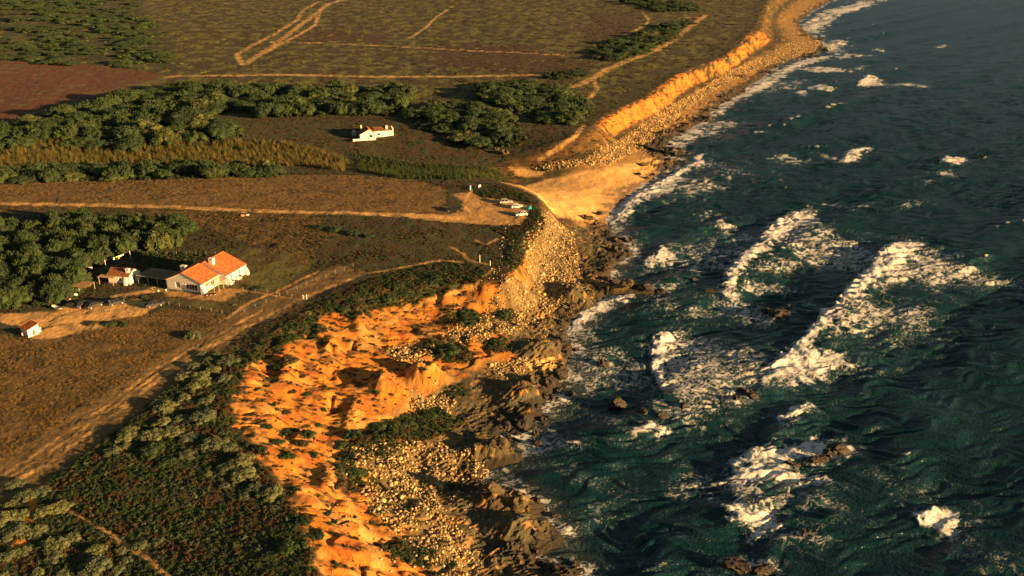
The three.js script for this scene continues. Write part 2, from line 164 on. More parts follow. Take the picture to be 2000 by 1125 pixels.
[367.8,803.8],[359.3,784.2]],[0.7,4,[115.4,406.8],[124.7,415.4],[133,404],[125.4,397.6]],[0.6,4,[139.1,416.4],[149.9,413.4],[146.8,404]],[0.95,3,[148.3,408.7],[160.2,426.4],[171.3,
430.5],[161,418.3],[153.6,404],[147,401.2]],[0.95,3,[188.8,399.4],[197.8,410.6],[205.4,406.8],[196.6,397.6]],[0.8,3,[179.8,381.9],[189.7,387],[184.5,377.8]],[0.8,3,[170.4,369.7],
[174.2,371.3],[171.5,367.3]],[0.6,4,[119.2,338.3],[135.2,333.6],[126.3,330.4]],[0.8,3,[146,331.7],[157.1,342.4],[153.9,337]],[0.5,4,[67.7,324],[73.1,327.2],[70.3,317.9]],[0.9,3,
[60.5,248.7],[64,251.1],[66,244.8],[63,241.8],[59.2,246.3]]],"crest":[[1.5,5,[60.6,245.6],[64.5,256.8],[68.9,268.4],[75.3,280.1],[83.9,291.1],[86,299.5],[92.8,311.9],[102.9,325.3],
[112.8,334.3]],[2,7,[59.5,193.5],[67.3,205.2],[72.9,211.6],[82.2,224.8],[86.5,233],[92.1,238.1],[98.8,249.5],[107.7,261.8],[117.4,276.2],[125.5,289],[134.3,295.3]],[1.1,5,[34.1,
187.3],[34.8,200.2],[37.5,216.2],[42.9,220.9]],[1.3,5,[42.1,151.2],[45.2,158.4],[53.1,164.8]],[1,4,[40.5,137.5],[40,141.4],[41.1,144.5]],[1,4,[74.1,137.5],[74.9,140.6],[79.1,143.7]]
,[0.9,4,[58,174.6],[64.2,181.3],[68,182.5]],[0.9,4,[41.3,269.8],[51.2,290]],[0.8,4,[147,401.2],[160.2,426.4],[171.3,430.5]],[0.8,4,[187.6,397.6],[197.8,410.6],[205.4,406.8]],[0.8,4,
[223.5,604.5],[242.9,637.3],[246.9,624.6]],[0.8,3,[16.4,224.2],[21.4,236.2],[27.7,241.8],[35.7,247.5]],[0.7,3,[35.5,311.9],[48,347.3],[64.1,373.7],[85.4,406.8]]],"teal":[[59.6,
280.1,13.1],[72.8,295.3,13.8],[63.1,189.7,9.4],[59.7,173.5,6.5],[50.7,155.7,7],[61.6,243.6,7.3],[89.1,205.8,7.5],[72,358.2,12.3],[94.5,182.5,5.7]],"named":{"h_fr":[-79.5,218.9],
"h_fl":[-89.5,222.1],"an":[-100.7,224.6],"an_l":[-106.9,226.6],"far_l":[-61.8,408.9],"hut":[-111.7,194.3],"carA":[-106.7,211],"carB":[-103.8,210.7],"carC":[-99,212.4],"carD":[-89,
211.1],"p1":[-19.5,294.3],"p2":[-2.1,304.4],"p3":[1.7,299.9],"p4":[3.1,292.2],"teal":[5.7,298.8],"bin":[-15,318.7],"sign":[-11.6,320.4],"cl1":[-112.6,239.1],"cl2":[-108.5,246.3],
"perg":[-93.9,224.1],"lp1":[-112.5,220.6],"blk1":[-87.3,285.1],"blk2":[-85.8,285.6],"pot1":[-91.5,221.5],"pot2":[-89.6,221.8],"pot3":[-88.5,222.8],"box1":[-110.5,195.5],
"spool":[-112.8,193.5],"tank":[-116.2,236],"frame":[-119.6,236.1],"crate":[-111.7,213.9],"stone":[-111.8,218.1],"canoe":[-112.2,208.9],"gate1":[-9.1,244.2],"gate2":[-6.1,241],
"post1":[-53,215.8],"post2":[-52.1,215.8],"patiot":[-73.2,219.6],"ch1":[-79,220.2],"plants":[-73.7,219.2],"t1":[-72.5,229.1],"t2":[-71,232.1],"dune1":[56.6,390.3],"dune2":[53.5,
374.5],"logb":[49,372.9],"fA0":[-107.8,250.1],"fA1":[-81.8,247.4],"fB0":[-67.8,205.1],"fB1":[-44,239.1],"fC0":[-88.6,213],"fC1":[-68,205.7],"fD0":[-69.7,221.3],"fD1":[-52.6,215.5],
"dark1":[6.9,296.7],"wb1":[17.9,308.6]},"rocks":[[102.7,490.6,6.54,2.45],[74.4,417.3,7.51,2.35],[82.4,418.3,2.35,0.94],[22.3,202.1,2.11,1.24],[23.5,181.3,2.49,1.58],[28.1,176.8,
2.88,1.55],[32.6,175.7,1.98,1.32],[38.2,180.2,1.35,1.58],[50.8,184.1,1.38,1.15],[55,186.1,1.62,0.81],[78.8,264.9,1.25,0.78],[73.4,231.6,4.17,1.67],[70.9,235.2,2.25,0.85],[67.1,163,
2.7,1.24],[61.7,159,2.64,1.12],[56.7,157.1,1.21,0.81],[55.5,158.4,1.01,0.61],[51.7,134.9,2.32,0.89],[37.9,126.1,3.39,1.36],[42,125.3,2.53,1.18],[54.8,258.4,1.53,0.76],[58.2,248.7,
3.25,0.89],[67.8,272.1,1.44,0.64],[-1.6,171.8,2.38,1.52],[2.2,172,1.95,1.3],[-2.6,160.7,3.08,1.44],[4.9,169.7,0.96,0.96],[5.3,165.6,1.16,0.95],[13.7,163.6,1.04,1.04],[6.7,175.7,1.1,
0.66],[13.5,187.3,1.74,1.05],[8.7,184.9,1.84,1.15],[21.7,240.9,2.01,1.29],[17,234.3,1.69,1.26],[43.2,248.3,2.07,1.03],[38.6,247.7,3.24,1.18],[33.4,248.1,2.95,1.18],[30.5,255.1,2.12,
1.06],[53.5,200.2,0.98,0.61],[11.5,194.5,2.16,1.2],[8.3,189.1,1.87,1.29],[4.7,189.8,2.12,1.41],[12.8,213.8,1.82,1.17],[13.4,207.1,1.26,0.76],[8.1,221.9,1.34,1.07],[8,140.6,1.11,
0.74],[4.5,133,1.77,1.24],[0.9,140.5,2.03,1.29],[-3.8,143.1,2.06,1.12],[0,129.8,1.73,1.21],[73.5,451.4,3.53,1.51],[63.5,424.4,3.81,1.67],[38.9,294.2,3.08,1.71],[34,281.3,2.63,1.48],
[29.5,306.7,1.78,1.24],[25.6,314.5,1.82,1.09],[72.7,400.2,1.81,0.68],[77.2,402.1,1.82,0.68],[234.5,730.5,6.34,1.19],[253.5,765.5,5.8,1.24],[262.6,854,6.44,1.38],[271.5,837.2,5.41,
1.35],[154,624,4.78,1.36],[125.7,554.4,3.66,1.22],[-3.3,391.5,2.66,1.55],[56.6,390.3,3.09,0.88],[53,377.3,2.14,0.64],[31.7,321.6,2.23,0.93],[27.4,313.5,2.54,1.09],[54.1,187.3,1.86,
1.05],[35.2,179,1.79,1.01],[64.8,161.7,2.06,1.03],[53.2,135.3,1.43,0.72],[50.6,134.3,1.25,0.71],[56,154.8,1,0.6],[-6.7,395.7,1.79,1.12],[77.7,238.1,1.42,0.85],[36.9,175.7,1.1,0.77],
[52.7,188.5,1.4,0.93],[45.6,183,1.14,0.68]],"pale_bush":[[-62.6,180.7,2.26],[-63.8,177,2.66],[-65.4,173.4,2.4],[-60.2,172.2,2.17],[-63.4,168.7,2.56],[-66.2,167.6,2.12],[-65.9,162.1,
2.27],[-62,161.1,2.67],[-67.4,159,2.24],[-70.8,160,1.84],[-64.2,154,2.58],[-67.3,153,2.37],[-71,151.2,2.34],[-72.7,149.4,2.32],[-67.7,147.6,2.3],[-63.8,148.5,1.93],[-69.9,145.9,
2.09],[-72.1,144.2,2.07],[-60.8,157,2.21],[-61.3,165.4,1.89],[-69.8,172.2,1.95],[-68.6,178.2,1.78],[-66.6,180.8,1.58],[-64.9,184.6,1.61],[-58.9,154.1,2.58],[-54.6,149.5,2.32],
[-59.8,149.4,2.13],[-55.6,145.1,2.27],[-51.7,144.3,2.07],[-48.5,141.1,2.22],[-46.1,137.2,2.17],[-50.5,138.7,2.01],[-43.8,133.4,1.95],[-41.1,129.7,1.9],[-44.9,131.2,1.75],[-39.4,
126.1,1.86],[-49.2,134.1,1.95],[-52.3,137.1,1.99],[-58.1,142.5,2.05],[-82.7,128.1,2.23],[-81.8,123.8,2.17],[-79.2,125.2,2.19],[-76.3,124.6,2.52],[-74.9,126,2.03],[-75.7,119.9,2.28],
[-78.6,119.2,2.11],[-74.8,115.5,2.22],[-76.2,113.6,2.04],[-70.1,118.1,2.26],[-68.7,119.4,1.95],[-69.5,115,2.05],[-70.7,112,2.01],[-63.9,112.1,2.17],[-61.5,112.7,2.18],[-65.7,110.9,
1.85],[-60.3,116.4,2.07],[-58.4,114.5,1.73],[-59,112.1,1.86],[-57.8,117,1.6],[-55.5,117.3,1.44],[-75.1,110.7,2],[-63.3,115.1,1.58],[-79.2,132.5,1.76],[-81.1,131,1.74],[-85.3,132.5,
1.58],[-52.8,137.1,1.27],[-74.4,192.8,1.91],[-68.9,184.7,1.61],[-50,206.5,1.51],[-69.6,218.6,1.19],[-69.8,212.1,0.9]],"dark_bush":[[-11.9,218.4,5.56],[-2,221.1,3.48],[-16,199.1,
4.89],[-11.6,198.4,3.17],[-3.8,205.7,3.27],[13.9,374.3,2.55],[-60.5,173.4,1.09],[-66.7,222.7,2.42],[-69,223.8,1.62],[-44.4,155.9,2.6],[-47.5,155,1.99],[-39.7,155,2.39],[-42.8,157.4,
2.02],[-31.6,159.3,3.05],[-27.5,165.7,3.15],[-22.5,168.3,3.19],[-34.1,155.7,2.6],[-17.4,171.7,2.81],[-29.4,145.3,3.03],[-31,139.2,2.2],[-48.9,181.6,2.95],[-50.8,179.9,2.47],[-39.9,
182.5,1.37],[-29.4,139.7,0.92],[-28,221.8,3.22],[-31.6,218.8,3.44],[-35.3,217.1,3.16],[-24.3,225.2,2.99],[-20.5,229.3,2.76],[-38.3,211.5,2.83],[-27.4,229.2,3.03],[-30.8,223.9,2.97],
[-34.5,221.4,2.94],[-41.8,209.4,2.3],[-45.7,210.3,2.05],[-100.1,200.5,1.97],[-95.5,199.7,2.45],[-92.4,199.7,1.96],[-18.5,124.2,2.51],[-15.1,123.5,2.17],[-34.5,115.9,2.86],[-36.5,
114.1,2.36],[-31,114,2.04],[-33.7,123.3,2.17],[-30.7,120.2,1.96],[-65.1,144.1,3.76],[-60.9,140.1,2.76],[-43.1,171.4,1.73],[-46.2,171.3,1.51],[-39.4,168,1.49],[-32.4,171.1,1.08],
[-29.4,176.6,1.33],[-45.6,178.6,1.34],[-52.3,174.7,1.32],[-53.1,169.5,1.28],[-49.2,165.8,1.68],[-45.6,163.6,1.46],[-39.3,162.1,1.45],[-40,151.4,2.15],[-44.4,150.1,2.14],[-45.7,
144.5,1.88],[-41.2,144.6,2.26],[-37.2,147.5,1.72],[-36.7,159.2,1.22],[-36.5,132.4,1.23],[-30.6,127.8,1.37],[-34,128.4,1.37],[-29.3,125.5,1.52],[-26.9,130,1.04],[-68.4,255.6,2.42],
[-60.6,273.3,3.53],[-55.4,270.8,3.82],[-48.4,266.9,3.77],[-43.5,265.1,2.5],[-27.4,115,1.11],[-13.7,182,2.27],[-2.5,122.7,1.33],[-10,121.9,1.65]]
};
// ---------------------------------------------------------------- terrain
const coast = new Shape2([...LAY.coast, [-1500, 40], [-4000, 4000]]);
const brow = new Shape2([...LAY.brow, [-1500, 40], [-4000, 4000]]);
const stream = new Shape2(LAY.stream, false);
const profSlope = curve([[0, 0], [0.06, 0.1], [0.35, 0.26], [0.7, 0.6], [0.9, 0.9], [1, 1]]);
const profScarp = curve([[0, 0], [0.1, 0.1], [0.5, 0.22], [0.72, 0.36], [0.9, 0.93], [1, 1]]);
const profHead = curve([[0, 0], [0.06, 0.09], [0.6, 0.27], [0.76, 0.4], [0.93, 0.94], [1, 1]]);
const profBeach = curve([[0, 0], [0.2, 0.12], [0.5, 0.42], [1, 1]]);
const bumps = LAY.bumps; // [x, n, radius across, radius along, height, sharpness]
const G = { dc: 0, de: 0, t: 0, H: 0, rocky: 0, beach: 0, bowl: 0 };
function height(x, n, fine = true) {
  const dc = G.dc = coast.sd(x, n);
  if (dc < -60) { G.t = 0; G.de = -100; return -8; }
  const far = sstep(600, 1100, n);
  let H = 12 + 0.9 * fbm(x / 130, n / 130, 2) + 3 * far;
  if (stream.near(x, n, 120)) {
    const ds = stream.sd(x, n), along = (stream.hit - 1 + stream.at) / (stream.p.length - 1);
    H -= (3.5 + 5.2 * along) * Math.exp(-((ds / lerp(34, 26, along)) ** 2));
  }
  H -= 2.2 * Math.exp(-(((x - 3) / 32) ** 2) - (((n - 275) / 34) ** 2));
  G.H = H;
  const beach = G.beach = Math.exp(-(((x - LAY.beachC[0]) / 34) ** 2) - (((n - LAY.beachC[1]) / 42) ** 2));
  const bowl = G.bowl = 1 - sstep(195, 240, n), ease = 1 - sstep(330, 430, n);
  const de = G.de = brow.sd(x, n);
  let t = de >= 0 ? 1 : dc <= 0 ? 0 : dc / (dc - de);
  G.t = t;
  const rocky = G.rocky = clamp(1 - 1.6 * beach) * (n < 500 ? 1 : 0.45);
  let h;
  if (dc <= 0) h = Math.max(-8, dc * 0.16);
  else {
    const tw = clamp(t + (t > 0.02 && t < 0.985 ? 0.035 * fbm(x / 9, n / 9, 3) : 0));
    h = lerp(lerp(profScarp(tw), lerp(profHead(tw), profSlope(tw), bowl), ease), profBeach(tw), clamp(beach * 1.5)) * H;
  }
  if (!fine) return h;
  const mid = sstep(0.25, 0.5, t) * (1 - sstep(0.93, 1, t));
  if (mid > 0) { const k = mid * (1 - clamp(beach * 1.6)), wx = x + 3 * fbm(x / 13, n / 13, 2), wn = n + 3 * fbm(x / 13 + 20, n / 13, 2);
    const gu = Math.abs(N2b(wx / 30 + 4, wn / 7.5));
    h += k * ((0.3 + 0.7 * bowl) * (1.5 * fbm(wx / 24, wn / 17, 2) - 0.8 * sstep(0.2, 0.0, gu) + 0.2) + 0.07 * fbm(x / 1.9, n / 1.9, 2) + 0.14 * fbm(x / 5 + 9, n / 5, 2)); }
  if (rocky > 0 && dc > -5 && dc < 26) {
    const w = rocky * sstep(-3, 2.5, dc) * (1 - sstep(7, 19, dc + 5 * fbm(x / 13, n / 13, 2)));
    if (w > 0) { const ux = x * 0.8 + n * 0.6, un = -x * 0.6 + n * 0.8; h += w * (1.15 * ridge(ux / 4.5, un / 1.7, 4) - 0.8 + 0.8 * fbm(x / 9, n / 9, 3)); }
  }
  for (const b of bumps) {
    const ex = x - b[0], en = n - b[1]; if (Math.abs(ex) > 25 || Math.abs(en) > 25) continue;
    const q = (ex / b[2]) ** 2 + (en / b[3]) ** 2 + 0.25 * fbm(x / 2.5, n / 2.5, 2);
    if (q < 6) h += b[4] * Math.exp(-(Math.max(0, q) ** b[5]));
  }
  return h;
}
const onGround = (x, n) => new THREE.Vector3(x, height(x, n), -n);
const REG = {}; for (const k in SITE.polys) REG[k] = SITE.polys[k].map(p => new Shape2(p));
const LIN = {}; for (const k in SITE.lines) LIN[k] = SITE.lines[k].map(l => { const s = new Shape2(l.slice(1), false); s.w = l[0]; return s; });
function region(k, x, n, soft = 1, ragged = 1.5, scale = 5) { // 0..1 cover of a named patch of ground, with a ragged outline
  let m = 0;
  for (const s of REG[k]) if (s.near(x, n, soft + ragged)) { const d = s.sd(x, n) + ragged * 1.6 * fbm(x / scale, n / scale, 3); m = Math.max(m, sstep(-soft, soft, d)); }
  return m;
}
function strip(k, x, n, ragged = 0.4) {
  let m = 0;
  for (const s of LIN[k]) if (s.near(x, n, s.w + 2)) { const d = s.sd(x, n) + ragged * (0.5 + s.w * 0.25) * 1.5 * fbm(x / 2.5, n / 2.5, 2); m = Math.max(m, 1 - sstep(s.w * 0.35, s.w * 0.65 + 0.15, d)); }
  return m;
}
const mixc = (a, b, t) => { a[0] += (b[0] - a[0]) * t; a[1] += (b[1] - a[1]) * t; a[2] += (b[2] - a[2]) * t; return a; };
// real-world base colours, linear
const C = { heath: [0.042, 0.041, 0.009], heathRed: [0.050, 0.026, 0.008], green: [0.019, 0.034, 0.006], olive: [0.098, 0.102, 0.020], dry: [0.150, 0.092, 0.026], dryDark: [0.080, 0.053, 0.014],
  dirt: [0.42, 0.235, 0.075], dirtPale: [0.60, 0.35, 0.115], road: [0.155, 0.10, 0.036], orange: [0.50, 0.190, 0.020], red: [0.40, 0.10, 0.013], sandy: [0.50, 0.262, 0.066], beach: [0.72, 0.43, 0.145],
  cobble: [0.17, 0.12, 0.045], rock: [0.082, 0.060, 0.026], rockGrey: [0.078, 0.073, 0.04], wet: [0.020, 0.017, 0.011], wetSand: [0.20, 0.13, 0.07], greyDirt: [0.14, 0.105, 0.05], soil: [0.045, 0.032, 0.010] };
function groundColor(x, n, h, out) {
  const t = G.t, dc = G.dc, de = G.de, bowl = G.bowl, beach = G.beach, rocky = G.rocky;
  const a = fbm(x / 40, n / 40, 3), b = fbm(x / 7 + 31, n / 7, 3), f = fbm(x / 1.3, n / 1.3, 2);
  out[0] = C.heath[0]; out[1] = C.heath[1]; out[2] = C.heath[2];
  mixc(out, C.heathRed, sstep(0.05, 0.3, b + a * 0.5)); mixc(out, C.green, sstep(0.1, 0.35, -b + a * 0.4) * 0.8);
  const farHeath = sstep(420, 520, n) * sstep(0, 20, de);
  if (farHeath) { mixc(out, C.olive, farHeath * sstep(-0.08, 0.14, fbm(x / 16, n / 26, 3) - 0.04 + 0.25 * a)); mixc(out, C.heathRed, region('red_heath', x, n, 6, 14, 30)); mixc(out, C.green, 0.8 * region('wood_far', x, n, 8, 12, 30)); }
  let m;
  if ((m = region('red_field', x, n, 3, 4, 14)) > 0) { mixc(out, [0.105, 0.034, 0.010], m); mixc(out, C.olive, m * sstep(0.22, 0.4, fbm(x / 22, n / 12, 3))); }
  for (const k of ['grove', 'grove_east', 'grove_dune', 'copse', 'hedge', 'reeds_green']) if ((m = region(k, x, n, 2, 4, 10)) > 0) mixc(out, C.green, m);
  if ((m = region('reeds', x, n, 2, 4, 10)) > 0) mixc(out, C.dryDark, m);
  if ((m = region('field_back', x, n, 1.5, 2, 8)) > 0) { mixc(out, C.dry, m); mixc(out, C.dryDark, m * sstep(0.12, 0.34, fbm(x / 22, n / 9, 3))); }
  if ((m = region('field_mid', x, n, 4, 5, 12)) > 0) { mixc(out, C.dryDark, m * 0.85); mixc(out, C.dry, m * sstep(0, 0.3, b)); }
  if ((m = region('meadow', x, n, 1.5, 2, 6)) > 0) { mixc(out, C.dry, m); mixc(out, C.dryDark, m * sstep(0.0, 0.3, b * 0.8 + a)); mixc(out, C.green, m * 0.7 * sstep(0.3, 0.42, fbm(x / 9 + 7, n / 5, 3))); }
  if ((m = region('garden', x, n, 1, 1, 5)) > 0) { mixc(out, C.dryDark, m * 0.8); mixc(out, C.olive, m * sstep(-0.1, 0.3, b) * 0.7); }
  if ((m = region('garden_dark', x, n, 1, 1, 5)) > 0) mixc(out, C.green, m * 0.85);
  if ((m = region('lawn', x, n, 1, 1, 5)) > 0) mixc(out, C.olive, m);
  // the falling ground between plateau edge and sea
  if (de < 2 && dc > -4) {
    const lowB = bowl * (1 - clamp(beach * 2));
    const s = sstep(2, -1.5, de + 2.2 * b);
    const w = t + 0.16 * b + 0.08 * a;
    const c2 = [...C.orange];
    mixc(c2, C.red, sstep(0.02, 0.3, fbm(x / 5 + 3, n / 9, 3)) * 0.8); mixc(c2, C.sandy, sstep(-0.02, 0.28, fbm(x / 12 - 9, n / 12, 3)) * 0.65);
    mixc(c2, C.cobble, sstep(0.4, 0.26, w)); mixc(c2, C.rock, sstep(0.2, 0.1, w) * rocky);
    if (bowl < 1) { // brown heath covers the upper slope away from the bowl, the scarp stays bare
      const scar = sstep(0.72, 0.76, t) * sstep(0.99, 0.94, t + 0.2 * fbm(x / 7, n / 7, 3)) * sstep(-0.2, -0.06, fbm(x / 40 + 5, n / 17, 4) + 0.7 * fbm(x / 3.5, n / 3.5, 2) + 0.2 * fbm(x / 9, n / 60, 2) + 0.22 * sstep(640, 500, n) - 0.12 * sstep(640, 720, n)) * (n > 425 && n < 800 ? 1 : n < 300 ? 0.8 : 0.12);
      const c3 = [...C.heath]; mixc(c3, C.heathRed, 0.6); mixc(c3, C.olive, sstep(0.1, 0.3, b) * 0.5); mixc(c3, C.sandy, sstep(0.62, 0.4, w)); mixc(c3, C.cobble, sstep(0.6, 0.45, w) * 0.6); mixc(c3, C.orange, scar); mixc(c3, C.red, scar * sstep(0, 0.2, b) * 0.8);
      mixc(c2, c3, 1 - lowB);
    }
    mixc(out, c2, s);
    if ((m = region('rock', x, n, 1.5, 2.5, 6)) > 0) { const r = [...C.rock]; mixc(r, C.rockGrey, sstep(-0.1, 0.2, b)); mixc(r, C.sandy, 0.5 * sstep(0.2, 0.4, fbm(x / 3, n / 3, 2))); mixc(out, r, m); }
    if ((m = region('cobble', x, n, 1, 2, 5)) > 0) mixc(out, C.cobble, m);
    if ((m = region('cobble_far', x, n, 2, 3, 9)) > 0) { mixc(out, C.sandy, m * 0.85); mixc(out, C.cobble, m * sstep(-0.1, 0.2, b)); }
    if ((m = region('beach', x, n, 1.5, 1.5, 8)) > 0) { mixc(out, C.beach, m); mixc(out, C.sandy, m * 0.4 * sstep(-0.2, 0.3, a)); }
    if ((m = region('cove', x, n, 0.7, 0.7, 4)) > 0) mixc(out, C.beach, m);
    for (const [k, g] of [['veg_slope', 1], ['veg_edge', 1], ['hummock', 0.9], ['shrub_patch', 0.8], ['headland_veg', 0.9]]) if ((m = region(k, x, n, 1, 2.2, 5)) > 0) { const v = [...C.heath]; mixc(v, C.green, sstep(-0.1, 0.15, b)); mixc(v, C.heathRed, sstep(0.1, 0.3, -b + a)); mixc(out, v, m * g); }
    // tufts of dead brush on the sand
    if (bowl > 0.3 && t > 0.4) mixc(out, C.soil, 0.8 * sstep(0.16, 0.28, fbm(x / 6.5, n / 2.1, 3) + 0.1 * a) * sstep(0.35, 0.6, t));
  }
  if ((m = region('scrub', x, n, 1, 1.6, 5)) > 0) { const v = [...C.heath]; mixc(v, C.green, sstep(-0.15, 0.12, b)); mixc(v, C.heathRed, sstep(0.08, 0.3, fbm(x / 11 - 4, n / 11, 3))); mixc(out, v, m); }
  if ((m = region('sandy', x, n, 0.6, 1, 3)) > 0) mixc(out, C.orange, m);
  if ((m = region('road', x, n, 0.8, 0.8, 4)) > 0) { mixc(out, C.road, m); mixc(out, C.dry, m * 0.8 * sstep(-0.05, 0.25, fbm((x * 0.6 + n * 0.8) / 14, (x * 0.8 - n * 0.6) / 1.4, 3))); mixc(out, C.soil, m * 0.4 * sstep(0.15, 0.4, fbm((x * 0.6 + n * 0.8) / 9 + 5, (x * 0.8 - n * 0.6) / 0.9, 2))); }
  for (const [k, c] of [['yard', C.dirtPale], ['patio', C.dirt], ['parking', C.dirt]]) if ((m = region(k, x, n, 0.6, 0.8, 4)) > 0) { mixc(out, c, m); mixc(out, C.greyDirt, m * 0.6 * sstep(0.02, 0.35, b)); }
  if ((m = strip('track', x, n)) > 0) mixc(out, C.dirtPale, m * clamp(0.72 + 0.9 * b + 0.35 * f + (n > 500 ? -0.12 : 0)));
  if ((m = strip('track_grey', x, n)) > 0) mixc(out, C.greyDirt, m * 0.8);
  if ((m = strip('rut', x, n, 0.5)) > 0) mixc(out, C.dirtPale, m * clamp(0.55 + b));
  if ((m = strip('path', x, n)) > 0) mixc(out, t > 0.98 ? C.dirt : C.sandy, m * 0.9);
  // wetted by the waves
  if (dc < 14) { const reach = (beach > 0.25 ? 1.0 : 1.8) + 0.9 * b; const w = sstep(reach, reach - 0.5, h) * sstep(14, 9, dc); if (w > 0) mixc(out, beach > 0.3 ? C.wetSand : rocky > 0.4 ? C.wet : C.wetSand, w * 0.9); }
  const g = 1 + 0.32 * f + 0.16 * b;
  out[0] *= g; out[1] *= g; out[2] *= g;
}
// mesh rows get coarser with the distance from the viewpoint, columns follow
const rowN = (y, e = 92) => { const ang = 22 * Math.PI / 180 + Math.atan((y - 562.5) / 1800); return e / Math.tan(Math.max(ang, 0.02)); };
function gridRows(step) { const r = []; for (let y = 1260; y > 1150; y -= 8) r.push(rowN(y)); for (let y = 1150; y > -12; y -= step) r.push(rowN(y)); for (let n = rowN(-12); n < 3400; n *= 1.07) r.push(n * 1.03); return r; }
function gridCols(p0, p1, step, m) { const r = []; for (let p = p0 - m; p < p0; p += 10) r.push(p); for (let p = p0; p < p1; p += step) r.push(p); for (let p = p1; p <= p1 + m; p += 10) r.push(p); return r.map(p => (p - 1000) / 1800); }
const planX = (a, n) => a * (n * 0.927 + 34);
function tileNoise(size, seed, make) { // tileable grey texture from a few octaves of periodic value noise
  const r = rng(seed), d = new Uint8Array(size * size * 4), acc = new Float32Array(size * size);
  for (const [cells, amp] of make) { const g = Float32Array.from({ length: cells * cells }, () => r() - 0.5); for (let j = 0; j < size; j++) for (let i = 0; i < size; i++) { const u = i / size * cells, v = j / size * cells, a = Math.floor(u), b = Math.floor(v), fu = u - a, fv = v - b, su = fu * fu * (3 - 2 * fu), sv = fv * fv * (3 - 2 * fv), A = a % cells, B = b % cells, A1 = (a + 1) % cells, B1 = (b + 1) % cells; acc[j * size + i] += amp * lerp(lerp(g[B * cells + A], g[B * cells + A1], su), lerp(g[B1 * cells + A], g[B1 * cells + A1], su), sv); } }
  for (let i = 0; i < acc.length; i++) { const v = Math.round(clamp(0.5 + acc[i]) * 255); d[i * 4] = d[i * 4 + 1] = d[i * 4 + 2] = v; d[i * 4 + 3] = 255; }
  const tx = new THREE.DataTexture(d, size, size); tx.wrapS = tx.wrapT = THREE.RepeatWrapping; tx.magFilter = THREE.LinearFilter; tx.minFilter = THREE.LinearMipmapLinearFilter; tx.generateMipmaps = true; tx.needsUpdate = true; return tx;
}
function gridMesh(cols, rows, vert, keep) {
  const w = cols.length, hN = rows.length, pos = new Float32Array(w * hN * 3), col = new Float32Array(w * hN * 3), uv = new Float32Array(w * hN * 2), flag = new Float32Array(w * hN), c = [0, 0, 0];
  for (let j = 0; j < hN; j++) for (let i = 0; i < w; i++) {
    const n = rows[j], x = planX(cols[i], n), k = j * w + i, v = vert(x, n, c);
    pos[k * 3] = v.x ?? x; pos[k * 3 + 1] = v.y; pos[k * 3 + 2] = -(v.n ?? n); uv[k * 2] = x; uv[k * 2 + 1] = n; flag[k] = v.f; col.set(c, k * 3);
  }
  const idx = [[], []];
  for (let j = 0; j + 1 < hN; j++) for (let i = 0; i + 1 < w; i++) {
    const a = j * w + i, b = a + 1, d = a + w, e = d + 1;
    for (const [p, q, r] of [[a, b, e], [a, e, d]]) { const s = keep(flag[p], flag[q], flag[r]); if (s >= 0) idx[s].push(p, q, r); }
  }
  const full = new THREE.BufferGeometry(); full.setAttribute('position', new THREE.BufferAttribute(pos, 3)); full.setIndex(idx[0].concat(idx[1])); full.computeVertexNormals();
  const nor = full.attributes.normal.array;
  return idx.map(ix => { // compact
    const map = new Int32Array(w * hN).fill(-1); let m = 0; for (const k of ix) if (map[k] < 0) map[k] = m++;
    const P = new Float32Array(m * 3), Q = new Float32Array(m * 3), U = new Float32Array(m * 2), K = new Float32Array(m * 3);
    for (let k = 0; k < map.length; k++) if (map[k] >= 0) { const o = map[k]; for (let z = 0; z < 3; z++) { P[o * 3 + z] = pos[k * 3 + z]; Q[o * 3 + z] = nor[k * 3 + z]; K[o * 3 + z] = col[k * 3 + z]; } U[o * 2] = uv[k * 2]; U[o * 2 + 1] = uv[k * 2 + 1]; }
    const g = new THREE.BufferGeometry(); g.setAttribute('position', new THREE.BufferAttribute(P, 3)); g.setAttribute('normal', new THREE.BufferAttribute(Q, 3)); g.setAttribute('uv', new THREE.BufferAttribute(U, 2)); g.setAttribute('color', new THREE.BufferAttribute(K, 3));
    g.setIndex(new THREE.BufferAttribute(Uint32Array.from(ix, k => map[k]), 1)); return g;
  });
}
const grain = tileNoise(1024, 5, [[8, 0.15], [32, 0.25], [96, 0.35], [256, 0.45], [512, 0.4]]);
const grainA = grain.clone(); grainA.repeat.set(1 / 23, 1 / 23); grainA.needsUpdate = true;
{
  const rows = gridRows(1.75), cols = gridCols(-20, 1700, 2.1, 160);
  const [g] = gridMesh(cols, rows, (x, n, c) => {
    let h = height(x, n);
    groundColor(x, n, h, c);
    if (G.t >= 0.98) h += 0.10 * fbm(x / 1.7, n / 1.7, 2) + 0.25 * fbm(x / 9, n / 9, 2);
    const road = G.de > 0 ? region('road', x, n, 1.5, 0.5, 4) : 0; if (road > 0) h -= road * 0.18;
    return { y: h, f: h };
  }, (a, b, c) => Math.max(a, b, c) > -1.2 ? 0 : -1);
  const mat = new THREE.MeshStandardMaterial({ vertexColors: true, roughness: 0.95, bumpMap: grainA, bumpScale: 0.16 });
  const m = new THREE.Mesh(g, mat); m.name = 'ground'; m.receiveShadow = m.castShadow = true;
  m.userData = { label: 'coastal land with dry fields, tracks, orange sand slope, cobbles and beach', category: 'ground', kind: 'structure' };
  scene.add(m); console.log('ground tris', g.index.count / 3);
}
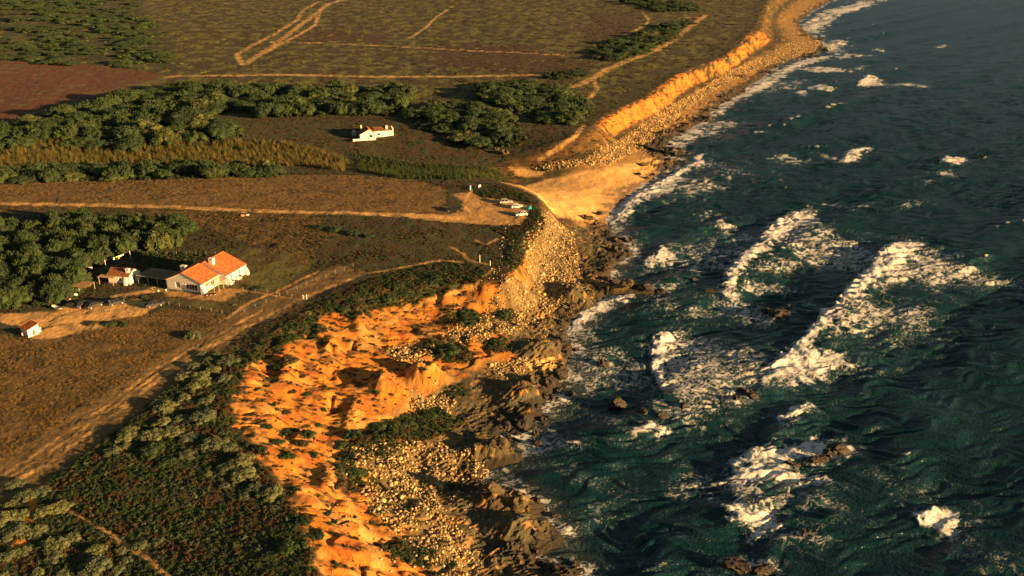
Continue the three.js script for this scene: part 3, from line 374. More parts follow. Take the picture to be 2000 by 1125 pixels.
// ---------------------------------------------------------------- sea
const FOAM = SITE.foam.map(f => { const s = new Shape2(f.slice(2)); s.d = f[0]; s.soft = f[1]; return s; });
const CREST = SITE.crest.map(f => { const s = new Shape2(f.slice(2), false); s.a = f[0]; s.back = f[1]; return s; });
const waves = []; { const r = rng(21); const add = (num, l0, l1, steep, dir, spread) => { for (let i = 0; i < num; i++) { const l = l0 * Math.pow(l1 / l0, (i + r()) / num), d = dir + (r() - 0.5) * spread, k = 2 * Math.PI / l; waves.push([Math.cos(d) * k, Math.sin(d) * k, r() * 6.28, steep / k, l]); } };
  add(5, 22, 48, 0.048, 2.45, 0.5); add(12, 7, 20, 0.042, 2.1, 1.2); add(30, 1.5, 6, 0.095, 1.66, 1.2); }
function seaAt(x, n, cell) {
  const wx = x + 2.5 * N2(x / 19, n / 19), wn = n + 2.5 * N2(x / 17 + 40, n / 17);
  let h = 0; for (const w of waves) { const att = sstep(0.8, 2.4, w[4] / cell); if (att > 0) { const s = Math.sin(wx * w[0] + wn * w[1] + w[2]); h += att * w[3] * (s + 0.25 * (s * s - 0.5)); } }
  const gust = 0.75 + 0.6 * fbm(x / 45, n / 45, 2); h *= gust;
  const dc = coast.sd(x, n); h *= lerp(0.35, 1, sstep(0, -14, dc));
  let F = 0, crestF = 0;
  for (const s of CREST) if (s.near(x, n, 22)) {
    const wob = 1.1 * N2(x / 5, n / 5) + 0.5 * N2b(x / 1.8, n / 1.8), d = s.sd(x, n), side = s.side < 0 ? 1 : -1, q = d * side + wob;
    const along = (s.hit - 1 + s.at) / (s.p.length - 1), taper = sstep(0, 0.12, along) * sstep(1, 0.85, along) * 0.8 + 0.2;
    const p = q < 0 ? Math.exp(-((q / 1.3) ** 2)) : Math.exp(-((q / s.back) ** 2));
    h += 0.7 * s.a * taper * p * (0.9 + 0.25 * N2(x / 4.3 + 9, n / 4.3)); if (q < 0) crestF = Math.max(crestF, taper * Math.exp(-((q / 1.0) ** 2))); else crestF = Math.max(crestF, taper * Math.exp(-((q / 2.4) ** 2)));
  }
  for (const s of FOAM) if (s.near(x, n, s.soft * 4)) { const d = s.sd(x, n) + s.soft * 1.1 * fbm(x / (s.soft * 2), n / (s.soft * 2), 3); F = Math.max(F, (s.d * 0.98) * sstep(-s.soft, s.soft * 0.7, d), 0.25 * sstep(-2.0 * s.soft, 0, d + s.soft * 1.5 * N2b(x / 11, n / 11))); }
  const shore = sstep(-7, 0, dc + 3.5 * fbm(x / 9, n / 9, 2)); F = Math.max(F, 0.9 * shore * (0.7 + 0.6 * fbm(x / 14 + 3, n / 14, 2)));
  if (dc < -0.5) F = Math.max(F, 0.30 * sstep(-60, -8, dc) * sstep(0.0, 0.3, fbm(x / 24, n / 15 + 8, 3)) * sstep(620, 380, n));
  F = Math.max(F, crestF * 0.97);
  // strands: ridges of warped noise, drawn out along the wind
  const wa = 2.2 * fbm(x / 4.5, n / 4.5, 3), wb = 2.2 * fbm(x / 4.5 + 50, n / 4.5, 3), ux = (x + wa) * 0.97 + n * 0.15, un = (n + wb) - x * 0.22, sc = clamp(cell / 0.45, 1, 5);
  const lace = 0.74 * (1 - Math.abs(N2(ux / (5.0 * sc), un / (1.9 * sc)))) + 0.26 * (1 - Math.abs(N2b(ux / (1.9 * sc), un / (0.85 * sc))));
  let cover = F > 0.02 ? Math.pow(clamp((lace - (1.0 - 0.86 * F)) / 0.34), 1.25) * clamp(0.36 + 0.8 * F) : 0;
  if (F > 0.8) cover = Math.max(cover, sstep(0.8, 1, F) * (0.45 + 0.55 * lace));
  const caps = N2(x / 6 + 70, n / 4.5) * 0.6 + h * 0.5; if (dc < -20) cover = Math.max(cover, 0.75 * sstep(0.92, 1.06, caps));
  const thick = cover * (0.3 + F); h += 0.04 * cover + 0.10 * thick * Math.max(0, F - 0.45) * (0.5 + N2b(x / 1.4, n / 1.4)) + 0.14 * Math.max(0, crestF - 0.2) * (0.4 + 0.8 * N2(x / 2.1 + 3, n / 2.1));
  return { y: h + 0.12, f: dc > 16 ? -9 : cover, F, dc };
}
{
  const rows = gridRows(1.3), cols = gridCols(900, 2040, 1.75, 150);
  let lastN = 0, cell = 0.3; const deep = [0.0030, 0.0190, 0.0262], green = [0.0036, 0.0235, 0.0285], teal = [0.030, 0.098, 0.112], white = [0.62, 0.62, 0.60], tealSpots = SITE.teal;
  const next = new Map(rows.map((n, i) => [n, i ? n - rows[i - 1] : 0.3]));
  const [gw, gf] = gridMesh(cols, rows, (x, n, c) => {
    if (n !== lastN) { lastN = n; cell = Math.max(0.25, next.get(n)); }
    const v = seaAt(x, n, cell);
    c[0] = deep[0]; c[1] = deep[1]; c[2] = deep[2]; mixc(c, green, sstep(-0.2, 0.4, fbm(x / 35, n / 35, 2)));
    let air = 0.85 * clamp(v.F * 1.1) * (0.5 + fbm(x / 4, n / 4, 2)); for (const q of tealSpots) { const e = ((x - q[0]) ** 2 + ((n - q[1]) * 0.6) ** 2) / (q[2] * q[2]); if (e < 5) air = Math.max(air, 0.6 * Math.exp(-e) * (0.6 + fbm(x / 5, n / 5, 2))); }
    mixc(c, teal, clamp(air)); if (v.dc > -9) mixc(c, [0.05, 0.055, 0.035], sstep(-9, 1, v.dc) * 0.7);
    mixc(c, white, v.f > 0 ? v.f * 0.95 : 0);
    return v;
  }, (a, b, c) => Math.min(a, b, c) < -5 ? -1 : a + b + c > 1.2 ? 1 : 0);
  const chop = tileNoise(1024, 77, [[24, 0.28], [48, 0.3], [96, 0.25], [192, 0.2]]); chop.repeat.set(1 / 27, 1 / 19);
  const water = new THREE.Mesh(gw, new THREE.MeshPhysicalMaterial({ vertexColors: true, roughness: 0.26, ior: 1.33, specularIntensity: 0.7, bumpMap: chop, bumpScale: 0.28 }));
  water.name = 'sea_water'; water.userData = { label: 'dark teal choppy sea water', category: 'sea', kind: 'structure' };
  const foam = new THREE.Mesh(gf, new THREE.MeshStandardMaterial({ vertexColors: true, roughness: 0.9, bumpMap: grainA, bumpScale: 0.05 }));
  foam.name = 'sea_foam'; foam.userData = { label: 'white foam of breaking waves on the sea', category: 'foam', kind: 'stuff' };
  for (const m of [water, foam]) { m.receiveShadow = m.castShadow = true; scene.add(m); } console.log('sea tris', gw.index.count / 3, gf.index.count / 3);
}
// ---------------------------------------------------------------- plants and stones
const used = {};
const numbered = (name) => { used[name] = (used[name] ?? -1) + 1; return used[name] ? name + '_' + String(used[name]).padStart(3, '0') : name; };
const tag = (o, label, category, group, kind) => { o.userData = { label, category }; if (group) o.userData.group = group; if (kind) o.userData.kind = kind; return o; };
const lit = (m) => { m.castShadow = m.receiveShadow = true; return m; };
const leafMat = new THREE.MeshStandardMaterial({ vertexColors: true, roughness: 0.85, side: THREE.DoubleSide });
const barkMat = new THREE.MeshStandardMaterial({ color: new THREE.Color().setRGB(0.09, 0.06, 0.035), roughness: 0.95 });
function soup(tris, cols) { const g = new THREE.BufferGeometry(); g.setAttribute('position', new THREE.Float32BufferAttribute(tris, 3)); g.setAttribute('color', new THREE.Float32BufferAttribute(cols, 3)); g.computeVertexNormals(); return g; }
// a crown: lobes over a dome, each a rough core wrapped in leaf sprays
function crownGeo(seed, R, Hc, lobes, leaves, leaf, tone, lean = 0.25) {
  const r = rng(seed), P = [], K = [], L = [];
  for (let i = 0; i < lobes; i++) { const a = i * 2.4 + r(), q = Math.sqrt((i + 0.3) / lobes) * (0.78 + 0.22 * r()), y = Math.sqrt(Math.max(0.06, 1 - q * q)) * (0.55 + 0.3 * r()); L.push([Math.cos(a) * q * R - lean * y * R * 0.5, y * Hc * 0.78, Math.sin(a) * q * R, R * (0.22 + 0.2 * r()), 0.8 + 0.45 * r()]); }
  const put = (v, c) => { P.push(v[0], v[1], v[2]); K.push(c[0], c[1], c[2]); };
  const core = new THREE.IcosahedronGeometry(1, 1).attributes.position.array;
  for (const [cx, cy, cz, cr, tn] of L) for (let i = 0; i < core.length; i += 3) { const k = 0.86 + 0.2 * N2(core[i] * 2 + cx, core[i + 1] * 2 + core[i + 2] * 2 + cz); put([cx + core[i] * cr * k, Math.max(0.05, cy + core[i + 1] * cr * k * 0.85), cz + core[i + 2] * cr * k], tone.map(v => v * tn * 0.9)); }
  for (let i = 0; i < leaves; i++) {
    const [cx, cy, cz, cr, tn] = L[(r() * L.length) | 0], u = r() * 6.283, w = r() * 1.55 - 0.55, s = Math.sqrt(Math.max(0, 1 - w * w)), k = cr * (0.86 + 0.3 * r() * r());
    const d = [Math.cos(u) * s, w, Math.sin(u) * s], c = [cx + d[0] * k, Math.max(0.08, cy + d[1] * k * 0.85), cz + d[2] * k];
    const e1 = new THREE.Vector3(r() - 0.5, r() - 0.5, r() - 0.5).cross(new THREE.Vector3(...d)).normalize(), e2 = new THREE.Vector3(...d).addScaledVector(e1, r() - 0.5).add(new THREE.Vector3(r() - 0.5, r() - 0.5, r() - 0.5)).normalize(), z = leaf * (0.6 + 0.8 * r()), v = tn * (0.7 + 0.7 * r()), cc = [tone[0] * v * (0.8 + 0.5 * r()), tone[1] * v, tone[2] * v];
    put([c[0] - e1.x * z * 0.5, c[1] - e1.y * z * 0.5, c[2] - e1.z * z * 0.5], cc); put([c[0] + e1.x * z * 0.5, c[1] + e1.y * z * 0.5, c[2] + e1.z * z * 0.5], cc); put([c[0] + e2.x * z, c[1] + e2.y * z, c[2] + e2.z * z], cc);
  }
  return soup(P, K);
}
function trunkGeo(seed, hgt, rad) { const r = rng(seed), parts = []; const limb = (a, b, r0, r1) => { const c = new THREE.CatmullRomCurve3([a, a.clone().lerp(b, 0.5).add(new THREE.Vector3((r() - 0.5) * 0.3, 0, (r() - 0.5) * 0.3)), b]); const g = new THREE.TubeGeometry(c, 4, r0, 5); const p = g.attributes.position; for (let i = 0; i < p.count; i++) { const t = Math.floor(i / 6) / 4, q = c.getPointAt(t), k = lerp(1, r1 / r0, t); p.setXYZ(i, q.x + (p.getX(i) - q.x) * k, q.y + (p.getY(i) - q.y) * k, q.z + (p.getZ(i) - q.z) * k); } g.deleteAttribute('uv'); parts.push(g); };
  const top = new THREE.Vector3(-0.12 * hgt, hgt * 0.55, 0.05 * hgt); limb(new THREE.Vector3(0, -0.5, 0), top, rad, rad * 0.6); for (let i = 0; i < 4; i++) { const a = i * 1.6 + r(); limb(top, new THREE.Vector3(top.x + Math.cos(a) * hgt * 0.35, hgt * (0.75 + 0.15 * r()), top.z + Math.sin(a) * hgt * 0.35), rad * 0.5, rad * 0.15); } return mergeGeometries(parts); }
const TONE = { dark: [0.0145, 0.036, 0.007], mid: [0.025, 0.048, 0.009], yellow: [0.050, 0.066, 0.013], pale: [0.115, 0.135, 0.048], grey: [0.075, 0.097, 0.046], brown: [0.050, 0.038, 0.009], red: [0.052, 0.028, 0.008], straw: [0.21, 0.135, 0.042], straw2: [0.20, 0.13, 0.05] };
// trees: prototypes of 1 m height are scaled per place
const treeProto = [['dark', 11], ['dark', 12], ['mid', 13], ['mid', 14], ['yellow', 15]].map(([t, s]) => ({ crown: crownGeo(s, 0.9, 1.0, 22, 1700, 0.075, TONE[t]), trunk: trunkGeo(s, 0.75, 0.05) }));
function addTree(name, x, n, hgt, wide, proto, turn, label, category, group, parts = true) {
  const o = new THREE.Group(); o.name = numbered(name); const g = onGround(x, n); o.position.copy(g); o.position.y -= 0.15; o.rotation.y = turn; o.scale.set(wide, hgt, wide);
  const c = lit(new THREE.Mesh(proto.crown, leafMat)); c.name = 'crown'; o.add(c);
  if (parts && proto.trunk) { const t = lit(new THREE.Mesh(proto.trunk, barkMat)); t.name = 'trunk'; o.add(t); }
  tag(o, label, category, group); scene.add(o); return o;
}
function scatter(k, spacing, seed, cb, grow = 0) { // jittered grid over a patch
  const r = rng(seed);
  for (const s of REG[k]) for (let n = s.n0; n <= s.n1; n += spacing) for (let x = s.x0; x <= s.x1; x += spacing) { const px = x + (r() - 0.5) * spacing * 1.3, pn = n + (r() - 0.5) * spacing * 1.3; if (s.sd(px, pn) > -grow + 0) cb(px, pn, r); }
}
const inView = (x, n, m = 0) => Math.abs(x) < (n * 0.927 + 34) * (0.57 + m);
const offTrack = (x, n) => strip('track', x, n, 0) < 0.05 && strip('track_grey', x, n, 0) < 0.05;
// [patch, spacing, crown width, height, name, where, seed]
const WOODS = [
  ['copse', 4.1, 3.5, 4.6, 'evergreen_tree', 'in the copse by the farmhouse', 1],
  ['hedge', 6.2, 4.6, 4.8, 'hedgerow_tree', 'edging the back field', 2],
  ['grove', 8.4, 6.9, 6.0, 'grove_tree', 'in the grove left of the cottage', 3],
  ['grove_east', 8.0, 6.6, 4.6, 'thicket_tree', 'in the thicket right of the cottage', 4],
  ['grove_dune', 15, 9.5, 3.8, 'dune_tree', 'by the coastal track', 5]];
const zone = (k, x, n) => { const s = REG[k]; let a = 1e9, b = -1e9, c = 1e9, d = -1e9; for (const q of s) { a = Math.min(a, Math.max(q.x0, -(n * 0.53 + 20))); b = Math.max(b, q.x1); c = Math.min(c, q.n0); d = Math.max(d, q.n1); } const u = (x - a) / (b - a), v = (n - c) / (d - c); return (v < 0.33 ? 'near' : v < 0.66 ? 'middle' : 'far') + ' row, ' + (u < 0.2 ? 'far left' : u < 0.4 ? 'centre left' : u < 0.6 ? 'centre' : u < 0.8 ? 'centre right' : 'far right'); };
const kindTone = ['blackish green', 'dark green', 'mid green', 'olive green', 'yellow-green'];
let treeCount = 0;
for (const [k, sp, wide, hgt, name, where, seed] of WOODS) scatter(k, sp, 100 + seed * 7 + k.length, (x, n, r) => {
  if (!inView(x, n, 0.02) || n > 1190 || !offTrack(x, n)) return; const gap = fbm(x / 30 + 3, n / 30, 2); if (k === 'grove' && gap < -0.38) return;
  const z = 0.6 + 0.78 * r(), p = (r() * (gap > 0.1 ? 5 : 4)) | 0, label = (z > 1.12 ? 'tall ' : z < 0.88 ? 'low ' : 'rounded ') + kindTone[p] + ' tree ' + where + ', ' + zone(k, x, n); treeCount++;
  addTree(name, x, n, hgt * z, wide * (0.8 + 0.4 * r()), treeProto[p], r() * 6.28, label, 'tree', 'trees ' + where);
}, 1);
{ // the far wood reads as one mass
  const mats = [], r0 = treeProto; for (let v = 0; v < 2; v++) mats.push([]);
  scatter('wood_far', 11, 140, (x, n, r) => { if (!inView(x, n, 0.05) || n > 1250 || !offTrack(x, n) || fbm(x / 60, n / 60, 3) < -0.1 + 0.15 * (r() - 0.5)) return; const g = onGround(x, n), z = 2.6 * (0.5 + 0.9 * r()), w = 6.0 * (0.6 + 0.8 * r()); mats[(r() * 2) | 0].push(new THREE.Matrix4().compose(g, new THREE.Quaternion().setFromEuler(new THREE.Euler(0, r() * 6.28, 0)), new THREE.Vector3(w, z, w))); });
  mats.forEach((ms, v) => { const im = new THREE.InstancedMesh(treeProto[v * 2].crown, leafMat, ms.length); ms.forEach((m, i) => im.setMatrixAt(i, m)); im.name = numbered('distant_wood'); scene.add(tag(lit(im), 'distant dark wood beyond the red field', 'wood', null, 'stuff')); });
}
console.log('trees', treeCount);
// bushes that can be told apart
const bushPale = [21, 22, 23, 24].map((s, i) => ({ crown: crownGeo(s, 1, 0.95, 18, 1500, 0.085, i % 2 ? TONE.grey : TONE.pale, 0.1) }));
const bushDark = [31, 32, 33, 34].map((s, i) => ({ crown: crownGeo(s, 1, 0.8, 15, 1200, 0.09, [TONE.dark, TONE.mid, TONE.brown, TONE.dark][i], 0.3) }));
{ const r = rng(303); const spot = (x, n, a, b, c, d) => (n < lerp(c, d, 0.25) ? 'nearest' : n < lerp(c, d, 0.5) ? 'near' : n < lerp(c, d, 0.75) ? 'farther' : 'farthest') + ' band, ' + ['leftmost', 'left', 'middle', 'right', 'rightmost'][clamp(Math.floor((x - a) / (b - a) * 5), 0, 4)] + ' part';
  for (const [x0, n0, w0] of SITE.pale_bush) { const w = w0 * (0.65 + 0.85 * r()), x = x0 + (r() - 0.5) * w0 * 0.8, n = n0 + (r() - 0.5) * w0 * 1.4; const near = n < 150 && x < -70, house = n > 195; addTree('pale_bush', x, n, w * (0.36 + 0.14 * r()), w * 0.74, bushPale[(r() * 4) | 0], r() * 6.28, near ? 'pale cushion bush in the near corner, ' + spot(x, n, -105, -62, 112, 150) : house ? 'pale bush beside the dirt road below the farmhouse' : 'pale cushion bush between the road and the orange slope, ' + spot(x, n, -85, -40, 140, 195), 'bush', near ? 'pale bushes in the near corner' : house ? 'pale bushes by the road' : 'pale bushes above the orange slope', false); }
  for (const [x, n, w] of SITE.dark_bush) { height(x, n); const slope = G.de < 1 && n < 205, back = n > 230; addTree('dark_bush', x, n, w * (0.32 + 0.14 * r()), w * 0.62, bushDark[(r() * 4) | 0], r() * 6.28, slope ? 'dark windswept shrub on the orange slope, ' + spot(x, n, -62, -8, 120, 205) : back ? 'dark shrub on the brown heath behind the farmhouse' : G.de < 1 ? 'dark green shrub on the bank below the road, ' + spot(x, n, -55, -15, 190, 235) : 'dark shrub on level ground above the slope, ' + spot(x, n, -100, -30, 120, 215), 'shrub', slope ? 'shrubs on the orange slope' : back ? 'shrubs behind the farmhouse' : G.de < 1 ? 'shrubs on the bank below the road' : 'shrubs above the slope', false); }
}
// instanced cover nobody could count
const M4 = new THREE.Matrix4(), Q4 = new THREE.Quaternion(), V3 = new THREE.Vector3(), S3 = new THREE.Vector3(), EU = new THREE.Euler(), CC = new THREE.Color();
class Cover {
  constructor(name, geo, mat, label, category) { Object.assign(this, { name, geo, mat, label, category, m: [], c: [] }); }
  put(x, n, s, sy, turn, col, dip = 0, tilt = 0) { const y = height(x, n); V3.set(x, y - dip, -n); EU.set(tilt, turn, tilt * 0.7); Q4.setFromEuler(EU); S3.set(s, sy, s); M4.compose(V3, Q4, S3); this.m.push(...M4.elements); this.c.push(...col); return y; }
  done() { if (!this.m.length) return; const im = new THREE.InstancedMesh(this.geo, this.mat, this.m.length / 16); im.instanceMatrix.array.set(this.m); for (let i = 0; i < im.count; i++) im.setColorAt(i, CC.setRGB(this.c[i * 3], this.c[i * 3 + 1], this.c[i * 3 + 2])); im.name = numbered(this.name); tag(lit(im), this.label, this.category, null, 'stuff'); scene.add(im); console.log(this.name, im.count); }
}
const plain = new THREE.MeshStandardMaterial({ color: 0xffffff, roughness: 0.9, side: THREE.DoubleSide });
function tuftGeo(seed, blades, spread, lean, w) { const r = rng(seed), P = []; for (let i = 0; i < blades; i++) { const a = r() * 6.28, q = Math.sqrt(r()) * spread, x = Math.cos(a) * q, z = Math.sin(a) * q, b = r() * 3.14, dx = Math.cos(b) * w, dz = Math.sin(b) * w, hh = 0.55 + 0.45 * r(), l = lean * (0.4 + r()); P.push(x - dx, -0.05, z - dz, x + dx, -0.05, z + dz, x - l + (r() - 0.5) * 0.3, hh, z + l * 0.3 + (r() - 0.5) * 0.3); } const g = new THREE.BufferGeometry(); g.setAttribute('position', new THREE.Float32BufferAttribute(P, 3)); g.computeVertexNormals(); return g; }
function cushionGeo(seed, leaves) { const g = crownGeo(seed, 0.9, 0.75, 5, leaves, 0.15, [1, 1, 1], 0.15); return g; }
const cushMat = leafMat;
const clear = (x, n, m = 0.15) => strip('rut', x, n, 0) < 0.3 && strip('track', x, n, 0) < m && strip('path', x, n, 0) < m && strip('track_grey', x, n, 0) < m && region('road', x, n, 0.5, 0.3) < 0.5 && region('yard', x, n, 0.5, 0.3) < 0.4 && region('parking', x, n, 0.5, 0.3) < 0.4 && region('patio', x, n, 0.5, 0.2) < 0.3;
const vary = (c, r, k = 0.35) => { const v = 1 + (r() - 0.5) * 2 * k, w = 1 + (r() - 0.5) * k * 0.6; return [c[0] * v * w, c[1] * v, c[2] * v / w]; };
{ // dry grass of the fields
  const A = new Cover('dry_grass', tuftGeo(41, 14, 0.5, 0.3, 0.05), plain, 'dry golden grass of the meadow and the fields', 'grass');
  scatter('meadow', 0.62, 51, (x, n, r) => { if (inView(x, n, 0.04) && clear(x, n)) { const d = fbm(x / 6, n / 6, 2); A.put(x, n, 0.45 + 0.35 * r(), 0.16 + 0.16 * r(), r() * 6.28, vary(d > 0.12 ? C.dryDark : r() < 0.25 ? TONE.straw : C.dry, r)); } });
  scatter('field_back', 1.5, 52, (x, n, r) => { if (inView(x, n, 0.04) && clear(x, n)) A.put(x, n, 1.0 + 0.7 * r(), 0.2 + 0.2 * r(), r() * 6.28, vary(C.dry, r)); });
  scatter('field_mid', 1.3, 53, (x, n, r) => { if (inView(x, n, 0.04) && clear(x, n)) A.put(x, n, 0.8 + 0.7 * r(), 0.25 + 0.25 * r(), r() * 6.28, vary(r() < 0.4 ? C.dry : C.dryDark, r)); });
  scatter('road', 0.9, 54, (x, n, r) => { if (inView(x, n, 0.04) && strip('rut', x, n, 0) < 0.2 && r() < 0.6) A.put(x, n, 0.4 + 0.3 * r(), 0.07 + 0.08 * r(), r() * 6.28, vary(C.dryDark, r)); });
  scatter('garden', 0.9, 55, (x, n, r) => { if (clear(x, n)) A.put(x, n, 0.4 + 0.4 * r(), 0.12 + 0.12 * r(), r() * 6.28, vary(r() < 0.5 ? C.olive : C.dryDark, r)); });
  A.done();
  const B = new Cover('reed_bed', tuftGeo(42, 26, 0.55, 0.35, 0.035), plain, 'tall straw-coloured reeds in the valley behind the back field', 'reeds');
  scatter('reeds', 1.5, 56, (x, n, r) => { if (inView(x, n, 0.04) && fbm(x / 14, n / 9, 2) > -0.3) B.put(x, n, 1.1 + 0.8 * r(), 2.0 + 1.8 * r(), r() * 6.28, vary(r() < 0.6 ? [0.075, 0.078, 0.017] : [0.115, 0.09, 0.025], r), 0, 0.1); });
  scatter('reeds_green', 1.4, 57, (x, n, r) => { if (clear(x, n)) B.put(x, n, 0.9 + 0.7 * r(), 1.2 + 1.0 * r(), r() * 6.28, vary(r() < 0.8 ? TONE.mid : TONE.yellow, r)); });
  B.done();
}
{ // low scrub and heath
  const geos = [61, 62, 63].map(s => cushionGeo(s, 170)); const S = geos.map(g => new Cover('heath_scrub', g, cushMat, 'low brown and green scrub covering the ground', 'scrub'));
  const any = (r) => S[(r() * 3) | 0];
  const tones = (x, n, r) => { const b = fbm(x / 7 + 31, n / 7, 3), a = fbm(x / 40, n / 40, 3); return vary(b + a * 0.5 > 0.2 + 0.2 * (r() - 0.5) ? (r() < 0.4 ? TONE.red : TONE.brown) : b < 0.02 ? (r() < 0.6 ? TONE.dark : TONE.mid) : r() < 0.3 ? TONE.yellow : r() < 0.5 ? TONE.mid : TONE.brown, r, 0.28); };
  scatter('scrub', 0.75, 71, (x, n, r) => { if (inView(x, n, 0.06) && strip('path', x, n, 0) < 0.1 && region('sandy', x, n, 0.3, 0.5) < 0.4) any(r).put(x, n, 0.42 + 0.35 * r(), 0.3 + 0.35 * r(), r() * 6.28, r() < 0.06 ? vary(TONE.grey, r) : tones(x, n, r), 0.1); });
  for (const [k, sp, s0] of [['veg_slope', 0.85, 0.5], ['veg_edge', 0.8, 0.45], ['hummock', 0.75, 0.45], ['shrub_patch', 0.8, 0.5], ['headland_veg', 0.9, 0.5], ['garden_dark', 1.0, 0.4]]) scatter(k, sp, 72 + k.length, (x, n, r) => { if (clear(x, n, 0.1)) any(r).put(x, n, s0 + 0.5 * r(), 0.35 + 0.4 * r(), r() * 6.28, tones(x, n, r), 0.1); });
  for (const [k, sp, s0] of [['copse', 1.5, 1.0], ['hedge', 2.2, 1.4], ['grove', 3.2, 2.0], ['grove_east', 2.8, 1.8], ['grove_dune', 4.5, 2.4]]) scatter(k, sp, 75 + k.length, (x, n, r) => { if (inView(x, n, 0.05) && clear(x, n, 0.1)) any(r).put(x, n, s0 * (0.7 + 0.8 * r()), s0 * (0.7 + 0.8 * r()), r() * 6.28, vary(r() < 0.5 ? TONE.dark : r() < 0.8 ? TONE.mid : TONE.brown, r, 0.3), 0.1); }, 2);
  // open heath of the plateau, denser close by
  const r = rng(81);
  const fieldK = ['meadow', 'field_back', 'road', 'yard', 'patio', 'parking', 'red_field', 'garden', 'beach', 'lawn'];
  const bare = (x, n) => { for (const k of fieldK) for (const s of REG[k]) if (s.near(x, n, 0) && s.sd(x, n) > -0.5) return true; return false; };
  for (let n = 150; n < 1200; n += lerp(1.1, 7, sstep(230, 900, n))) { const w = (n * 0.927 + 34) * 0.6, st = lerp(1.2, 5.2, sstep(230, 900, n)); for (let x = -w; x < w; x += st) {
    const px = x + (r() - 0.5) * st, pn = n + (r() - 0.5) * st; const h = height(px, pn); if (G.de < -1 && !(n > 330 && G.t > 0.72 && G.dc > 8)) continue; if (bare(px, pn) || !clear(px, pn, 0.05)) continue;
    const far = sstep(400, 540, n), ol = fbm(px / 16, pn / 26, 3) - 0.1 + 0.25 * fbm(px / 40, pn / 40, 3); if (far > 0.5 && ol < -0.12 && r() < 0.5) continue; if (fbm(px / 13 - 5, pn / 13, 3) < -0.16 && r() < 0.8) continue;
    const col = far > 0.5 && G.de > 8 ? vary(ol > -0.02 ? (r() < 0.6 ? [0.17, 0.155, 0.034] : [0.085, 0.082, 0.016]) : r() < 0.6 ? TONE.red : TONE.brown, r, 0.3) : vary(r() < 0.45 ? TONE.brown : r() < 0.4 ? TONE.red : r() < 0.7 ? TONE.mid : TONE.yellow, r, 0.35);
    any(r).put(px, pn, lerp(0.5, 2.0, sstep(230, 800, n)) * (0.5 + 0.7 * r() + 0.9 * Math.max(0, fbm(px / 22 + 8, pn / 22, 2))), lerp(0.32, 0.55, sstep(230, 800, n)) * (0.5 + 0.7 * r() + 1.2 * Math.max(0, fbm(px / 22 + 8, pn / 22, 2))), r() * 6.28, col, 0.08); } }
  // small dark plants on the orange slope
  for (let i = 0; i < 11000; i++) { const x = -75 + r() * 75, n = 112 + r() * 120; height(x, n, false); if (G.t < 0.38 || G.t > 0.99 || strip('path', x, n, 0) > 0.1) continue; const m = fbm(x / 6.5, n / 2.1, 3) + 0.1 * fbm(x / 40, n / 40, 3); if (m < 0.14 && r() > 0.035) continue; any(r).put(x, n, 0.2 + 0.5 * r() * r() + (m > 0.2 ? 0.2 : 0), 0.14 + 0.26 * r(), r() * 6.28, vary(r() < 0.4 ? TONE.dark : r() < 0.7 ? TONE.brown : TONE.mid, r, 0.4), 0.04); }
  S.forEach(s => s.done());
}
